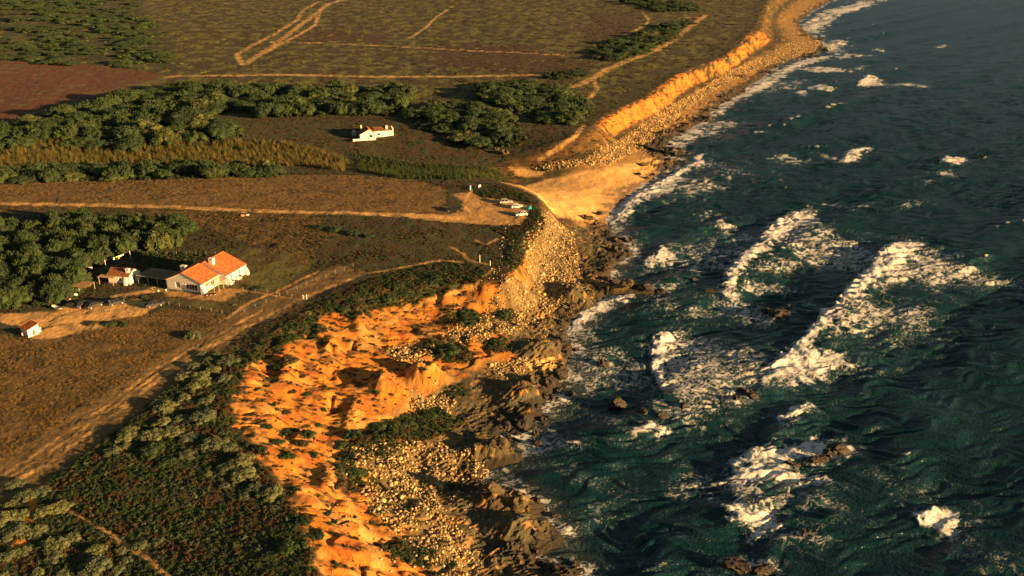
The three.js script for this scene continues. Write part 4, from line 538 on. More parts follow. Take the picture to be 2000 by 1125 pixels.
// stones
function stoneGeo(seed, det, k) { const g = mergeVertices(new THREE.IcosahedronGeometry(1, det).deleteAttribute('normal').deleteAttribute('uv')), p = g.attributes.position, o = seed * 13.7; for (let i = 0; i < p.count; i++) { V3.fromBufferAttribute(p, i); const f = 1 + k * (N2(V3.x * 1.1 + o, V3.y * 1.1 + V3.z * 0.9) + 0.5 * N2b(V3.x * 2.3 + o, V3.z * 2.3 - V3.y * 2) + 0.28 * N2(V3.y * 5 + o, V3.x * 5 + V3.z * 4)); p.setXYZ(i, V3.x * f, V3.y * f, V3.z * f); } g.computeVertexNormals(); return g; }
{
  const S = [1, 2, 3].map(s => new Cover('cobbles', stoneGeo(s, 1, 0.25), new THREE.MeshStandardMaterial({ color: 0xffffff, roughness: 0.9 }), 'pale rounded cobbles strewn along the shore', 'cobbles'));
  const cob = (r) => r() < 0.5 ? vary([0.45, 0.33, 0.15], r, 0.3) : vary([0.17, 0.12, 0.052], r, 0.35);
  scatter('cobble', 0.4, 91, (x, n, r) => { if (fbm(x / 6, n / 6, 3) < -0.22) return; const z = 0.08 + 0.27 * r() ** 2.2 + (r() < 0.012 ? 0.35 : 0); S[(r() * 3) | 0].put(x, n, z, z * 0.7, r() * 6.28, cob(r), -z * 0.12, r() - 0.5); }, 1.5);
  scatter('cobble', 1.6, 92, (x, n, r) => { const z = 0.12 + 0.2 * r() * r(); if (region('beach', x, n, 0.5, 0.5) < 0.5) S[(r() * 3) | 0].put(x, n, z, z * 0.7, r() * 6.28, cob(r), -z * 0.25, r() - 0.5); }, 9);
  scatter('cobble_far', 1.05, 93, (x, n, r) => { if (region('beach', x, n, 0.5, 0.5) > 0.6) return; const z = 0.25 + 0.4 * r() * r(); S[(r() * 3) | 0].put(x, n, z, z * 0.7, r() * 6.28, cob(r), -z * 0.2, r() - 0.5); }, 1);
  S.forEach(s => s.done());
  // rocks and boulders one by one
  const bg = [5, 6, 7, 8, 9, 10].map(s => stoneGeo(s, 3, 0.34));
  const tint = (a, b) => { const g = tileNoise(256, a, [[4, 0.3], [16, 0.4], [64, 0.4]]); return g; };
  const rockTex = tint(3), rt2 = rockTex.clone(); rt2.repeat.set(2, 2);
  const wetMat = new THREE.MeshStandardMaterial({ color: new THREE.Color().setRGB(0.028, 0.022, 0.014), roughness: 0.6, flatShading: true, bumpMap: rockTex, bumpScale: 0.1 }), dryMat = new THREE.MeshStandardMaterial({ color: new THREE.Color().setRGB(0.085, 0.062, 0.03), roughness: 0.9, flatShading: true, bumpMap: rockTex, bumpScale: 0.1 });
  for (const g of bg) { const p = g.attributes.position, u = new Float32Array(p.count * 2); for (let i = 0; i < p.count; i++) { u[i * 2] = p.getX(i) + p.getY(i) * 0.5; u[i * 2 + 1] = p.getZ(i) + p.getY(i) * 0.7; } g.setAttribute('uv', new THREE.BufferAttribute(u, 2)); }
  const r = rng(404);
  const rock = (x, n, w, hh, turn) => { const y = height(x, n), atSea = G.dc < -2, far = n > 330, dry = y > 1.6; const o = lit(new THREE.Mesh(bg[(r() * 6) | 0], dry ? dryMat : wetMat)); o.name = numbered('boulder'); o.position.set(x, Math.max(y, -0.4) + hh * (atSea ? 0.62 : 0.08), -n); o.scale.set(w, hh, w * (0.6 + 0.3 * r())); o.rotation.set((r() - 0.5) * 0.3, turn, (r() - 0.5) * 0.3);
    const size = w > 1.6 ? 'large ' : w > 0.8 ? 'mid-sized ' : 'small ', seg = n < 140 ? 'at the bottom of the picture' : n < 165 ? 'by the nearest stony beach' : n < 190 ? 'off the jutting rock ledge' : n < 215 ? 'near the small sand cove' : n < 250 ? 'by the headland' : 'beside the sandy beach'; const L0 = atSea ? (far ? 'dark wet rock in the surf beyond the sandy beach' : 'dark wet rock in the surf ' + seg) : far ? 'dark rock on the far shore ' + (n < 420 ? 'just beyond the beach' : n < 520 ? 'below the start of the orange scarp' : n < 650 ? 'below the middle of the orange scarp' : 'beyond the orange scarp') : dry ? 'brown dry boulder on the rock shelf ' + seg : 'dark wet boulder at the waterline ' + seg, L = size + L0;
    scene.add(tag(o, L, 'rock', 'rocks: ' + L0)); };
  for (const [x, n, w, hh] of SITE.rocks) rock(x, n, w * 0.68, Math.max(0.8, hh) * 0.95, r() * 0.5 - 0.25);
  const P = LAY.coast; // a rubble of boulders along the rocky stretches
  for (let i = 3; i + 2 < P.length; i++) { const [ax, an] = P[i], [bx, bn] = P[i + 1], len = Math.hypot(bx - ax, bn - an); if (an > 800) continue; const bc = Math.hypot((ax - LAY.beachC[0]) / 34, (an - LAY.beachC[1]) / 42); if (bc < 1.1) continue; const step = an > 400 ? 9 : 2.6; for (let q = 0; q < len; q += step) { const t = q / len, off = (r() - 0.35) * 5; const nx = -(bn - an) / len, nn = (bx - ax) / len; const z = (0.4 + 1.1 * r() * r()) * (an > 400 ? 1.6 : 1); rock(lerp(ax, bx, t) - nx * off, lerp(an, bn, t) - nn * off, z, z * 0.75, r() * 6.28); } }
}
// ---------------------------------------------------------------- buildings, cars, fences
const rgb = (r, g, b) => new THREE.Color().setRGB(r, g, b);
const plasterTex = tileNoise(256, 8, [[6, 0.2], [24, 0.25], [90, 0.3]]);
const MT = {
  white: new THREE.MeshStandardMaterial({ color: rgb(0.78, 0.74, 0.66), roughness: 0.9, bumpMap: plasterTex, bumpScale: 0.02 }), cream: new THREE.MeshStandardMaterial({ color: rgb(0.76, 0.70, 0.58), roughness: 0.9, bumpMap: plasterTex, bumpScale: 0.02 }),
  plinth: new THREE.MeshStandardMaterial({ color: rgb(0.24, 0.26, 0.31), roughness: 0.9 }), frame: new THREE.MeshStandardMaterial({ color: rgb(0.8, 0.79, 0.76), roughness: 0.6 }), glass: new THREE.MeshPhysicalMaterial({ color: rgb(0.012, 0.014, 0.018), roughness: 0.06 }),
  tile: new THREE.MeshStandardMaterial({ vertexColors: true, roughness: 0.85 }), wood: new THREE.MeshStandardMaterial({ color: rgb(0.13, 0.085, 0.045), roughness: 0.9 }), woodGrey: new THREE.MeshStandardMaterial({ color: rgb(0.3, 0.26, 0.2), roughness: 0.9 }), woodPale: new THREE.MeshStandardMaterial({ color: rgb(0.36, 0.27, 0.16), roughness: 0.9 }), dark: new THREE.MeshStandardMaterial({ color: rgb(0.012, 0.012, 0.013), roughness: 0.8 }),
  metal: new THREE.MeshStandardMaterial({ color: rgb(0.5, 0.5, 0.5), roughness: 0.4, metalness: 0.8 }), rubber: new THREE.MeshStandardMaterial({ color: rgb(0.02, 0.02, 0.02), roughness: 0.9 }), straw: new THREE.MeshStandardMaterial({ color: rgb(0.32, 0.2, 0.09), roughness: 1 }), stone: new THREE.MeshStandardMaterial({ color: rgb(0.3, 0.25, 0.18), roughness: 0.95 }) };
const part = (name, geo, mat, parent, x = 0, y = 0, z = 0) => { const m = lit(new THREE.Mesh(geo, mat)); m.name = name; m.position.set(x, y, z); parent.add(m); return m; };
const boxG = (w, h, d) => new THREE.BoxGeometry(w, h, d);
function thing(name, at, turn, label, category, group, sink = 0) { const o = new THREE.Group(); o.name = numbered(name); o.position.copy(onGround(at[0], at[1])); o.position.y -= sink; o.rotation.y = turn; tag(o, label, category, group); scene.add(o); return o; }
function wall(parent, pts, holes, thick, mat, x, y, z, turn, win) { // outline in the wall's plane, openings with frame and pane set back in them
  const s = new THREE.Shape(pts.map(p => new THREE.Vector2(...p)));
  for (const [a, b, w, h] of holes) s.holes.push(new THREE.Path([[a, b], [a, b + h], [a + w, b + h], [a + w, b]].map(p => new THREE.Vector2(...p))));
  const m = part('wall', new THREE.ExtrudeGeometry(s, { depth: thick, bevelEnabled: false }), mat, parent, x, y, z); m.rotation.y = turn;
  for (const [a, b, w, h, n = 2, kind = 'window'] of holes) {
    const f = []; const bar = (bx, by, bw, bh) => f.push(boxG(bw, bh, 0.07).translate(bx, by, 0)); bar(w / 2, 0.05, w, 0.1); bar(w / 2, h - 0.05, w, 0.1); for (let i = 0; i <= n; i++) bar(clamp(w * i / n, 0.05, w - 0.05), h / 2, 0.1, h - 0.2);
    const o = part(kind, mergeGeometries(f), MT.frame, parent); o.rotation.y = turn; o.position.set(a, b, thick - 0.1).applyAxisAngle(new THREE.Vector3(0, 1, 0), turn).add(m.position); part('pane', boxG(w - 0.02, h - 0.02, 0.02), kind === 'door' ? MT.wood : MT.glass, o, w / 2, h / 2, -0.03);
  }
  return m;
}
function tileGeo(W, L, seed, tone = [0.44, 0.115, 0.032]) { // rows of round clay tiles: W along the eave, L up the slope, sheet rises towards -z
  const nx = Math.round(W / 0.11), nl = Math.round(L / 0.2), P = [], K = [], I = [], r = rng(seed), tn = []; for (let i = 0; i < 4000; i++) tn.push(0.62 + 0.6 * r());
  for (let j = 0; j <= nl; j++) for (const st of [0, 1]) for (let i = 0; i <= nx; i++) { const x = i / nx * W, l = j / nl * L; P.push(x - W / 2, 0.06 * Math.cos(x / 0.44 * 6.283) + (st ? 0.035 : 0), -l); const t = tn[(Math.floor(i / 4) * 37 + Math.floor((j + st) / 2) * 101) % 4000]; K.push(tone[0] * t, tone[1] * t * (0.85 + 0.3 * t), tone[2] * t); }
  const w = nx + 1; for (let j = 0; j < 2 * nl + 1; j++) for (let i = 0; i < nx; i++) { const a = j * w + i; I.push(a, a + 1, a + w + 1, a, a + w + 1, a + w); }
  const g = new THREE.BufferGeometry(); g.setAttribute('position', new THREE.Float32BufferAttribute(P, 3)); g.setAttribute('color', new THREE.Float32BufferAttribute(K, 3)); g.setIndex(I); g.computeVertexNormals(); return g;
}
// roof slope between an eave line and a ridge line running along local -z; side +1 falls to +x
function slopeZ(parent, ridgeX, ridgeY, eaveX, eaveY, z0, z1, seed, tone) {
  const o = part('roof', boxG(0.06, 0.1, 0.1), MT.white, parent, ridgeX, ridgeY, (z0 + z1) / 2); o.geometry.dispose();
  const dx = eaveX - ridgeX, dy = ridgeY - eaveY, L = Math.hypot(dx, dy), len = Math.abs(z1 - z0);
  const g = tileGeo(len, L, seed, tone); o.geometry = g; o.material = MT.tile; // eave at z=0 -> place at the eave, rising to the ridge
  const X = new THREE.Vector3(0, 0, -Math.sign(dx)), Zm = new THREE.Vector3(-dx, dy, 0).normalize(), Y = new THREE.Vector3().crossVectors(Zm.clone().negate(), X);
  o.matrixAutoUpdate = true; const m = new THREE.Matrix4().makeBasis(X, Y, Zm.clone().negate()); o.quaternion.setFromRotationMatrix(m); o.position.set(eaveX, eaveY + 0.12, (z0 + z1) / 2);
  const under = part('roof_deck', boxG(len - 0.04, 0.08, L - 0.02), MT.white, o, 0, -0.1, -L / 2); return o;
}
function chimney(parent, x, y, z, w, h, d, name = 'chimney') { const c = part(name, boxG(w, h, d), MT.white, parent, x, y + h / 2, z); part('chimney_cap', boxG(w + 0.2, 0.12, d + 0.2), MT.white, c, 0, h / 2 + 0.38, 0); for (const s of [-1, 1]) part('cap_support', boxG(0.14, 0.34, d), MT.white, c, s * (w / 2 - 0.07), h / 2 + 0.16, 0); part('flue', boxG(w - 0.34, 0.2, d - 0.2), MT.dark, c, 0, h / 2 + 0.08, 0); return c; }
function buttress(parent, x, z, turn, h, out, w = 0.7) { const s = new THREE.Shape([[0, -0.4], [out, -0.4], [out * 0.78, h * 0.45], [0.12, h], [0, h]].map(p => new THREE.Vector2(...p))); const g = new THREE.ExtrudeGeometry(s, { depth: w, bevelEnabled: true, bevelSize: 0.04, bevelThickness: 0.04, bevelSegments: 1 }); const m = part('buttress', g, MT.white, parent, x, 0, z); m.rotation.y = turn; return m; }
const TURN = -0.32;
{ // farmhouse: front block, wider rear block set to the right
  const o = thing('farmhouse', SITE.named.h_fl, TURN, 'long white farmhouse with orange tiled roofs and two chimneys', 'house', null, 0.1); o.scale.setScalar(1.05);
  const W = 10.2, rx = 4.9, rh = 5.0, eh = 2.85, D1 = 6.6;
  wall(o, [[0, -0.5], [W, -0.5], [W, eh], [rx, rh], [0, eh]], [[2.5, 0.95, 1.3, 1.45, 2], [5.5, 0.8, 3.3, 1.5, 4]], 0.35, MT.cream, 0, 0, -0.35, 0);
  part('plinth', boxG(W + 0.02, 0.95, 0.06), MT.plinth, o, W / 2, -0.03, 0.04);
  wall(o, [[0, -0.5], [D1, -0.5], [D1, eh], [0, eh]], [[1.2, 0.1, 1.0, 2.0, 2, 'door'], [3.3, 0.9, 1.4, 1.2, 2]], 0.35, MT.white, W - 0.35, 0, -0.36, Math.PI / 2);
  wall(o, [[0, -0.5], [15, -0.5], [15, eh], [0, eh]], [[3, 0.9, 1.2, 1.2, 2], [9, 0.9, 1.2, 1.2, 2]], 0.35, MT.white, 0.35, 0, -15.2, -Math.PI / 2);
  slopeZ(o, rx, rh, W + 0.35, eh - 0.15, 0.2, -8.0, 1); slopeZ(o, rx, rh, -0.35, eh - 0.15, 0.2, -8.0, 2);
  // rear block
  const R0 = -6.9, R1 = -15.4, RX = 6.0, RE = 12.6, RH = 5.35, REh = 2.75;
  wall(o, [[0, -0.5], [RE - 0.3, -0.5], [RE - 0.3, REh], [RX, RH], [0.3, eh]], [], 0.35, MT.white, 0, 0, R0 - 0.35, 0);
  wall(o, [[0, -0.5], [-R1 + R0 - 0.4, -0.5], [-R1 + R0 - 0.4, REh], [0, REh]], [[1.4, 0.9, 1.1, 1.3, 2], [4.9, 0.9, 1.1, 1.3, 2]], 0.35, MT.white, RE - 0.65, 0, R0 - 0.36, Math.PI / 2);
  wall(o, [[0, -0.5], [RE - 0.3, -0.5], [RE - 0.3, REh], [RX, RH], [0.3, eh]], [], 0.35, MT.white, 0, 0, R1 + 0.05, 0);
  slopeZ(o, RX, RH, RE + 0.1, REh - 0.15, R0 + 0.15, R1 - 0.2, 3); slopeZ(o, RX, RH, -0.35, eh - 0.15, R0 + 0.15, R1 - 0.2, 4);
  for (const [x, y, z0, z1] of [[rx, rh, 0.2, -8], [RX, RH, R0 + 0.15, R1 - 0.2]]) { const g = new THREE.CylinderGeometry(0.13, 0.13, Math.abs(z1 - z0), 8).rotateX(Math.PI / 2); const m = part('ridge_tiles', g, new THREE.MeshStandardMaterial({ color: rgb(0.42, 0.13, 0.045), roughness: 0.9 }), o, x, y + 0.1, (z0 + z1) / 2); }
  chimney(o, 2.2, 3.0, -4.2, 1.3, 1.75, 0.8); chimney(o, 7.6, 4.3, -8.3, 1.15, 1.6, 0.95);
  buttress(o, W - 0.02, -0.05, 0, 2.6, 1.15); buttress(o, 0.02, -0.85, Math.PI, 2.3, 0.8, 0.7).rotation.y = Math.PI; buttress(o, RE - 0.32, R0 - 0.9, 0, 2.6, 1.1); buttress(o, RE - 0.32, R0 - 4.2, 0, 2.5, 1.0, 0.6); buttress(o, RE - 0.32, R1 + 0.2, 0, 2.6, 1.3);
  part('eave_band', boxG(0.12, 0.2, 6.4), MT.frame, o, W + 0.06, eh - 0.32, -3.3);
}
const local = (name, u, v) => { const [x, n] = SITE.named[name], c = Math.cos(TURN), s = Math.sin(TURN); return [x + u * c - v * s, n + u * s + v * c]; };
function pergola(at, turn, w, d, h, nraf, posts, label, group, alongX, mat = MT.wood, rot = 0.09) { // posts, two beams and single rafters
  const o = thing('pergola', at, turn, label, 'pergola', group, 0.05);
  for (const [x, z] of posts) part('post', boxG(0.14, h + 0.3, 0.14), mat, o, x, h / 2 - 0.15, z);
  if (alongX) { for (const z of [-0.1, -d + 0.1]) part('beam', boxG(w, 0.14, 0.12), mat, o, w / 2, h + 0.07, z); for (let i = 0; i < nraf; i++) part('rafter', boxG(rot, 0.12, d + 0.5), mat, o, 0.1 + (w - 0.2) * i / (nraf - 1), h + 0.2, -d / 2); }
  else { for (const x of [0.1, w - 0.1]) part('beam', boxG(0.12, 0.14, d), mat, o, x, h + 0.07, -d / 2); for (let i = 0; i < nraf; i++) part('rafter', boxG(w + 0.4, 0.12, rot), mat, o, w / 2, h + 0.2, -0.1 - (d - 0.2) * i / (nraf - 1)); }
  return o;
}
pergola(local('h_fl', 10.4, 0.5), TURN, 3.6, 6.2, 2.35, 11, [[3.4, -0.15], [3.4, -2.1], [3.4, -4.1], [3.4, -6.0]], 'timber pergola over the patio, against the sunlit side of the farmhouse', null, false, MT.woodPale);
pergola(local('h_fl', -10.2, 1.0), TURN, 9.2, 5.6, 2.3, 15, [[0.2, -0.15], [3.2, -0.15], [6.2, -0.15], [9.0, -0.15], [0.2, -5.4], [4.6, -5.4], [9.0, -5.4]], 'large dark timber pergola between the farmhouse and the small annex', null, true, MT.woodGrey);
{ // annex
  const at = local('an', -6.4, 0.2), o = thing('annex', at, TURN + 0.12, 'small white annex with a brown tiled roof and one chimney', 'house', null, 0.1), W = 6.2, D = 4.4, eh = 2.5, rh = 3.7;
  wall(o, [[0, -0.5], [W, -0.5], [W, eh], [0, eh]], [[3.0, 0.9, 0.8, 1.0, 1]], 0.3, MT.cream, 0, 0, -0.3, 0); part('plinth', boxG(W - 0.02, 0.8, 0.05), MT.plinth, o, W / 2, 0.1, 0.03);
  wall(o, [[0, -0.5], [D, -0.5], [D, eh], [D / 2, rh], [0, eh]], [[1.6, 0.0, 0.95, 2.0, 1, 'door']], 0.3, MT.white, W - 0.3, 0, -0.31, Math.PI / 2); wall(o, [[0, -0.5], [D, -0.5], [D, eh], [D / 2, rh], [0, eh]], [], 0.3, MT.white, 0.3, 0, -D - 0.3, -Math.PI / 2); wall(o, [[0, -0.5], [W, -0.5], [W, eh], [0, eh]], [], 0.3, MT.white, 0, 0, -D - 0.6, 0);
  const holder = new THREE.Group(); holder.name = 'roof_pair'; holder.rotation.y = Math.PI / 2; o.add(holder); // ridge along local x
  for (const [sd, seed] of [[1, 11], [-1, 12]]) { const r = slopeZ(o, 0, rh, sd * (D / 2 + 0.4), eh - 0.2, 0.2, -W - 0.1, seed, [0.25, 0.085, 0.04]); r.removeFromParent(); const g = new THREE.Group(); g.rotation.y = -Math.PI / 2; g.position.set(0, 0, -D / 2 - 0.15); g.add(r); g.updateMatrixWorld(true); r.applyMatrix4(g.matrix); o.add(r); }
  o.remove(holder);
  chimney(o, W - 0.9, 2.7, -1.2, 0.9, 1.1, 0.7); buttress(o, W - 0.75, 0.02, -Math.PI / 2, 2.4, 0.8, 0.7).position.z = -0.1;
}
pergola(local('an_l', -1.6, -1.6), TURN + 0.12, 4.4, 2.6, 2.1, 9, [[0.2, -0.1], [4.2, -0.1]], 'short slatted pergola in front of the small annex', null, false, MT.woodPale);
{ const o = thing('straw_shelter', SITE.named.lp1, TURN + 0.1, 'low open shelter with a brushwood roof beside the copse', 'shelter'); for (const [x, z] of [[-1.8, 1], [1.6, 1.1], [-1.8, -2.6], [3.4, -2.6]]) part('post', boxG(0.14, 2.0, 0.14), MT.woodPale, o, x, 0.85, z); const r = rng(5); for (let i = 0; i < 16; i++) part('rafter', boxG(6.2 - r() * 0.8, 0.1, 0.18), MT.straw, o, 0.8 + (r() - 0.5) * 0.5, 1.92 + r() * 0.05, 1.1 - i * 0.25); part('beam', boxG(0.12, 0.14, 4.2), MT.wood, o, -1.8, 1.78, -0.8); part('beam', boxG(0.12, 0.14, 4.2), MT.wood, o, 2.2, 1.78, -0.8); }
{ // small white house in the distance
  const o = thing('white_cottage', SITE.named.far_l, 0.28, 'small bright white cottage with red roofs standing alone below the groves', 'house', null, 0.2); // origin at the inner corner of the two wings
  // gabled wing to the left, its gable to the viewer
  wall(o, [[-6.6, -0.6], [0, -0.6], [0, 2.5], [-2.6, 4.3], [-6.6, 2.2]], [[-2.6, 0.7, 1.5, 1.3, 1]], 0.35, MT.white, 0, 0, 2.2, 0);
  wall(o, [[0, -0.6], [7, -0.6], [7, 2.5], [0, 2.5]], [], 0.35, MT.white, -0.36, 0, 2.2, Math.PI / 2); wall(o, [[0, -0.6], [7, -0.6], [7, 2.2], [0, 2.2]], [], 0.35, MT.white, -6.25, 0, -4.8, -Math.PI / 2);
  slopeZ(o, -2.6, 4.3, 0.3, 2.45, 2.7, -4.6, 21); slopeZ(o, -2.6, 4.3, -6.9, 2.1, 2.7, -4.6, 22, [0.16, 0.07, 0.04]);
  // long wing to the right
  wall(o, [[0, -0.6], [8.6, -0.6], [8.6, 2.9], [0, 2.9]], [[1.2, 1.0, 1.4, 1.1, 1]], 0.35, MT.white, 0, 0, 0.2, 0); wall(o, [[0, -0.6], [4.6, -0.6], [4.6, 2.9], [2.3, 4.4], [0, 2.9]], [], 0.45, MT.white, 8.15, 0, 0.19, Math.PI / 2); part('parapet', boxG(0.4, 1.5, 1.2), MT.white, o, 8.4, 3.5, 0.1); wall(o, [[0, -0.6], [8.6, -0.6], [8.6, 2.9], [0, 2.9]], [], 0.35, MT.white, 0, 0, -4.6, 0);
  for (const [sd, seed] of [[1, 23], [-1, 24]]) { const r = slopeZ(o, 0, 4.3, sd * 2.7, 2.85, 0, -8.1, seed, [0.2, 0.07, 0.035]); const g = new THREE.Group(); g.rotation.y = -Math.PI / 2; g.position.set(0, 0, -2.0); g.updateMatrixWorld(true); r.applyMatrix4(g.matrix); }
  chimney(o, 5.8, 3.0, -0.6, 0.9, 1.6, 0.8); chimney(o, -5.2, 2.6, -3.5, 0.6, 2.2, 0.6);
  part('garden_wall', boxG(10, 0.9, 0.3), MT.white, o, -5.0, 0.25, 3.6); part('garden_wall', boxG(0.3, 0.9, 1.6), MT.white, o, 0.02, 0.25, 2.95);
  const t = thing('water_tank', [SITE.named.far_l[0] - 9.2, SITE.named.far_l[1] + 1.4], 0.28, 'grey rounded tank against the left end of the white cottage', 'tank'); part('tank_body', new THREE.CapsuleGeometry(1.1, 1.0, 6, 14), new THREE.MeshStandardMaterial({ color: rgb(0.3, 0.3, 0.29), roughness: 0.7 }), t, 0, 1.2, 0); part('tank_lid', new THREE.CylinderGeometry(0.4, 0.45, 0.2, 12), MT.plinth, t, 0, 2.85, 0);
}
{ // pump hut by the drive
  const o = thing('roadside_hut', SITE.named.hut, -0.62, 'tiny white hut with a sloping red roof beside the sandy drive', 'hut', null, 0.05), w = 3.0, d = 2.6;
  wall(o, [[-w / 2, -0.4], [w / 2, -0.4], [w / 2, 1.75], [-w / 2, 1.75]], [], 0.2, MT.white, 0, 0, d / 2 - 0.2, 0);
  for (const [x, tr] of [[w / 2 - 0.2, Math.PI / 2]]) wall(o, [[0, -0.4], [d - 0.21, -0.4], [d - 0.21, 2.45], [0, 1.78]], [[0.8, 0.0, 0.75, 1.5, 1, 'door']], 0.2, MT.white, x, 0, d / 2 - 0.21, tr);
  wall(o, [[0, -0.4], [d - 0.21, -0.4], [d - 0.21, 1.78], [0, 2.45]], [], 0.2, MT.white, -w / 2 + 0.2, 0, -d / 2, -Math.PI / 2); wall(o, [[-w / 2, -0.4], [w / 2, -0.4], [w / 2, 2.4], [-w / 2, 2.4]], [], 0.2, MT.white, 0, 0, -d / 2 - 0.01, 0);
  const r = part('roof', tileGeo(w + 0.4, d + 0.5, 31), MT.tile, o, 0, 1.84, d / 2 + 0.25); r.rotation.x = 0.26; part('roof_deck', boxG(w + 0.36, 0.08, d + 0.46), MT.white, r, 0, -0.1, -d / 2 - 0.25);
  const b = thing('meter_box', SITE.named.box1, -0.62, 'low cream box beside the door of the tiny hut', 'box'); part('box_body', boxG(1.3, 1.05, 0.8), MT.cream, b, 0, 0.5, 0); part('box_lid', boxG(1.42, 0.1, 0.92), MT.white, b, 0, 1.08, 0);
  const s = thing('cable_drum', SITE.named.spool, 0.6, 'small wooden cable drum on the near side of the tiny hut', 'drum'); for (const z of [-0.35, 0.35]) part('flange', new THREE.CylinderGeometry(0.55, 0.55, 0.08, 18).rotateX(Math.PI / 2), MT.woodPale, s, 0, 0.5, z); part('core', new THREE.CylinderGeometry(0.25, 0.25, 0.64, 12).rotateX(Math.PI / 2), MT.wood, s, 0, 0.5, 0);
}
// ---- cars
function car(at, turn, col, kind, label, group) {
  const o = thing('parked_car', at, turn, label, 'car', group), paint = new THREE.MeshPhysicalMaterial({ color: col, roughness: 0.5, clearcoat: 0.05, clearcoatRoughness: 0.3 });
  const pick = kind === 'pickup', L = pick ? 5.1 : kind === 'hatch' ? 3.9 : 4.4, W = 1.72, wb = L * 0.31, R = pick ? 0.38 : 0.32, hb = pick ? 1.0 : 0.88, y0 = 0.26;
  const s = new THREE.Shape(), h2 = L / 2; s.moveTo(-h2 + 0.05, y0); s.lineTo(-wb - R - 0.08, y0); s.absarc(-wb, R, R + 0.07, Math.PI, 0, true); s.lineTo(wb - R - 0.08, y0); s.absarc(wb, R, R + 0.07, Math.PI, 0, true); s.lineTo(h2 - 0.05, y0); s.lineTo(h2, 0.55); s.quadraticCurveTo(h2 - 0.02, 0.78, h2 - 0.3, 0.8); s.lineTo(L * 0.2, hb); s.lineTo(-h2 + 0.15, hb + 0.02); s.quadraticCurveTo(-h2, hb - 0.05, -h2, 0.6); s.closePath();
  part('body', new THREE.ExtrudeGeometry(s, { depth: W - 0.12, bevelEnabled: true, bevelSize: 0.05, bevelThickness: 0.06, bevelSegments: 2, curveSegments: 8 }).translate(0, 0, -(W - 0.12) / 2), paint, o);
  const ht = pick ? 1.68 : kind === 'suv' ? 1.68 : 1.48, r0 = pick ? -0.55 : -h2 + 0.28, r1 = pick ? -0.4 : -h2 + (kind === 'sedan' ? 1.0 : 0.55), f1 = L * 0.05, f0 = L * 0.2;
  const cab = (pts, w, nm, mt) => part(nm, new THREE.ExtrudeGeometry(new THREE.Shape(pts.map(p => new THREE.Vector2(...p))), { depth: w, bevelEnabled: true, bevelSize: 0.03, bevelThickness: 0.05, bevelSegments: 2 }).translate(0, 0, -w / 2), mt, o);
  cab([[r0, hb], [f0, hb], [f1, ht - 0.08], [r1, ht - 0.08]], W - 0.32, 'window_glass', MT.glass); cab([[r1 - 0.05, ht - 0.1], [f1 + 0.05, ht - 0.1], [f1 - 0.05, ht - 0.02], [r1 + 0.08, ht - 0.02]], W - 0.36, 'car_roof', paint);
  for (const z of [-1, 1]) { for (const [xb, xt] of [[f0, f1], [(f0 + r0) / 2, (f1 + r1) / 2], [r0, r1]]) { const dx = xt - xb, dh = ht - 0.08 - hb, p = part('pillar', boxG(0.09, Math.hypot(dx, dh), 0.05), paint, o, (xb + xt) / 2, hb + dh / 2, z * (W / 2 - 0.1)); p.rotation.z = -Math.atan2(dx, dh); } part('mirror', new THREE.SphereGeometry(0.1, 8, 6), paint, o, f0 - 0.15, hb + 0.1, z * (W / 2 + 0.06)); part('headlight', boxG(0.08, 0.13, 0.3), MT.frame, o, h2 - 0.02, 0.66, z * 0.58); part('tail_light', boxG(0.06, 0.22, 0.16), new THREE.MeshStandardMaterial({ color: rgb(0.4, 0.02, 0.015), roughness: 0.3 }), o, -h2 - 0.02, 0.72, z * 0.7); }
  for (const x of [-wb, wb]) for (const z of [-1, 1]) { const w = part('wheel', new THREE.CylinderGeometry(R, R, 0.2, 18).rotateX(Math.PI / 2), MT.rubber, o, x, R, z * (W / 2 - 0.06)); part('rim', new THREE.CylinderGeometry(R * 0.62, R * 0.62, 0.03, 12).rotateX(Math.PI / 2), MT.metal, w, 0, 0, z * 0.1); }
  if (pick) { for (const z of [-1, 1]) part('bed_side', boxG(1.9, 0.35, 0.08), paint, o, -1.55, 1.15, z * (W / 2 - 0.06)); part('tailgate', boxG(0.08, 0.35, W - 0.2), MT.frame, o, -2.5, 1.12, 0); }
  part('number_plate', boxG(0.02, 0.12, 0.5), MT.frame, o, -h2 - 0.03, 0.5, 0); return o;
}
const NM = SITE.named, black = rgb(0.012, 0.014, 0.016), whiteP = rgb(0.78, 0.77, 0.74);
car(NM.carA, 1.0, black, 'suv', 'black car at the left end of the row by the shelter', 'cars in the farm yard'); car(NM.carB, 0.95, rgb(0.013, 0.014, 0.016), 'sedan', 'dark grey car beside the black car in the farm yard', 'cars in the farm yard'); car(NM.carC, 0.65, rgb(0.016, 0.022, 0.025), 'hatch', 'dark car parked third from the left in the farm yard', 'cars in the farm yard'); car(NM.carD, 0.6, rgb(0.03, 0.03, 0.032), 'sedan', 'grey car alone at the right end of the farm yard', 'cars in the farm yard');
car(NM.p1, Math.PI + 0.06, black, 'pickup', 'black pickup truck beside the track at the clifftop parking', 'cars at the clifftop parking'); car(NM.p2, 0.2, rgb(0.42, 0.41, 0.4), 'suv', 'silver car farthest back at the clifftop parking', 'cars at the clifftop parking'); car(NM.p3, 0.18, whiteP, 'hatch', 'white car in the middle of the three at the clifftop parking', 'cars at the clifftop parking'); car(NM.p4, Math.PI + 0.22, whiteP, 'hatch', 'white hatchback nearest the viewer at the clifftop parking', 'cars at the clifftop parking');
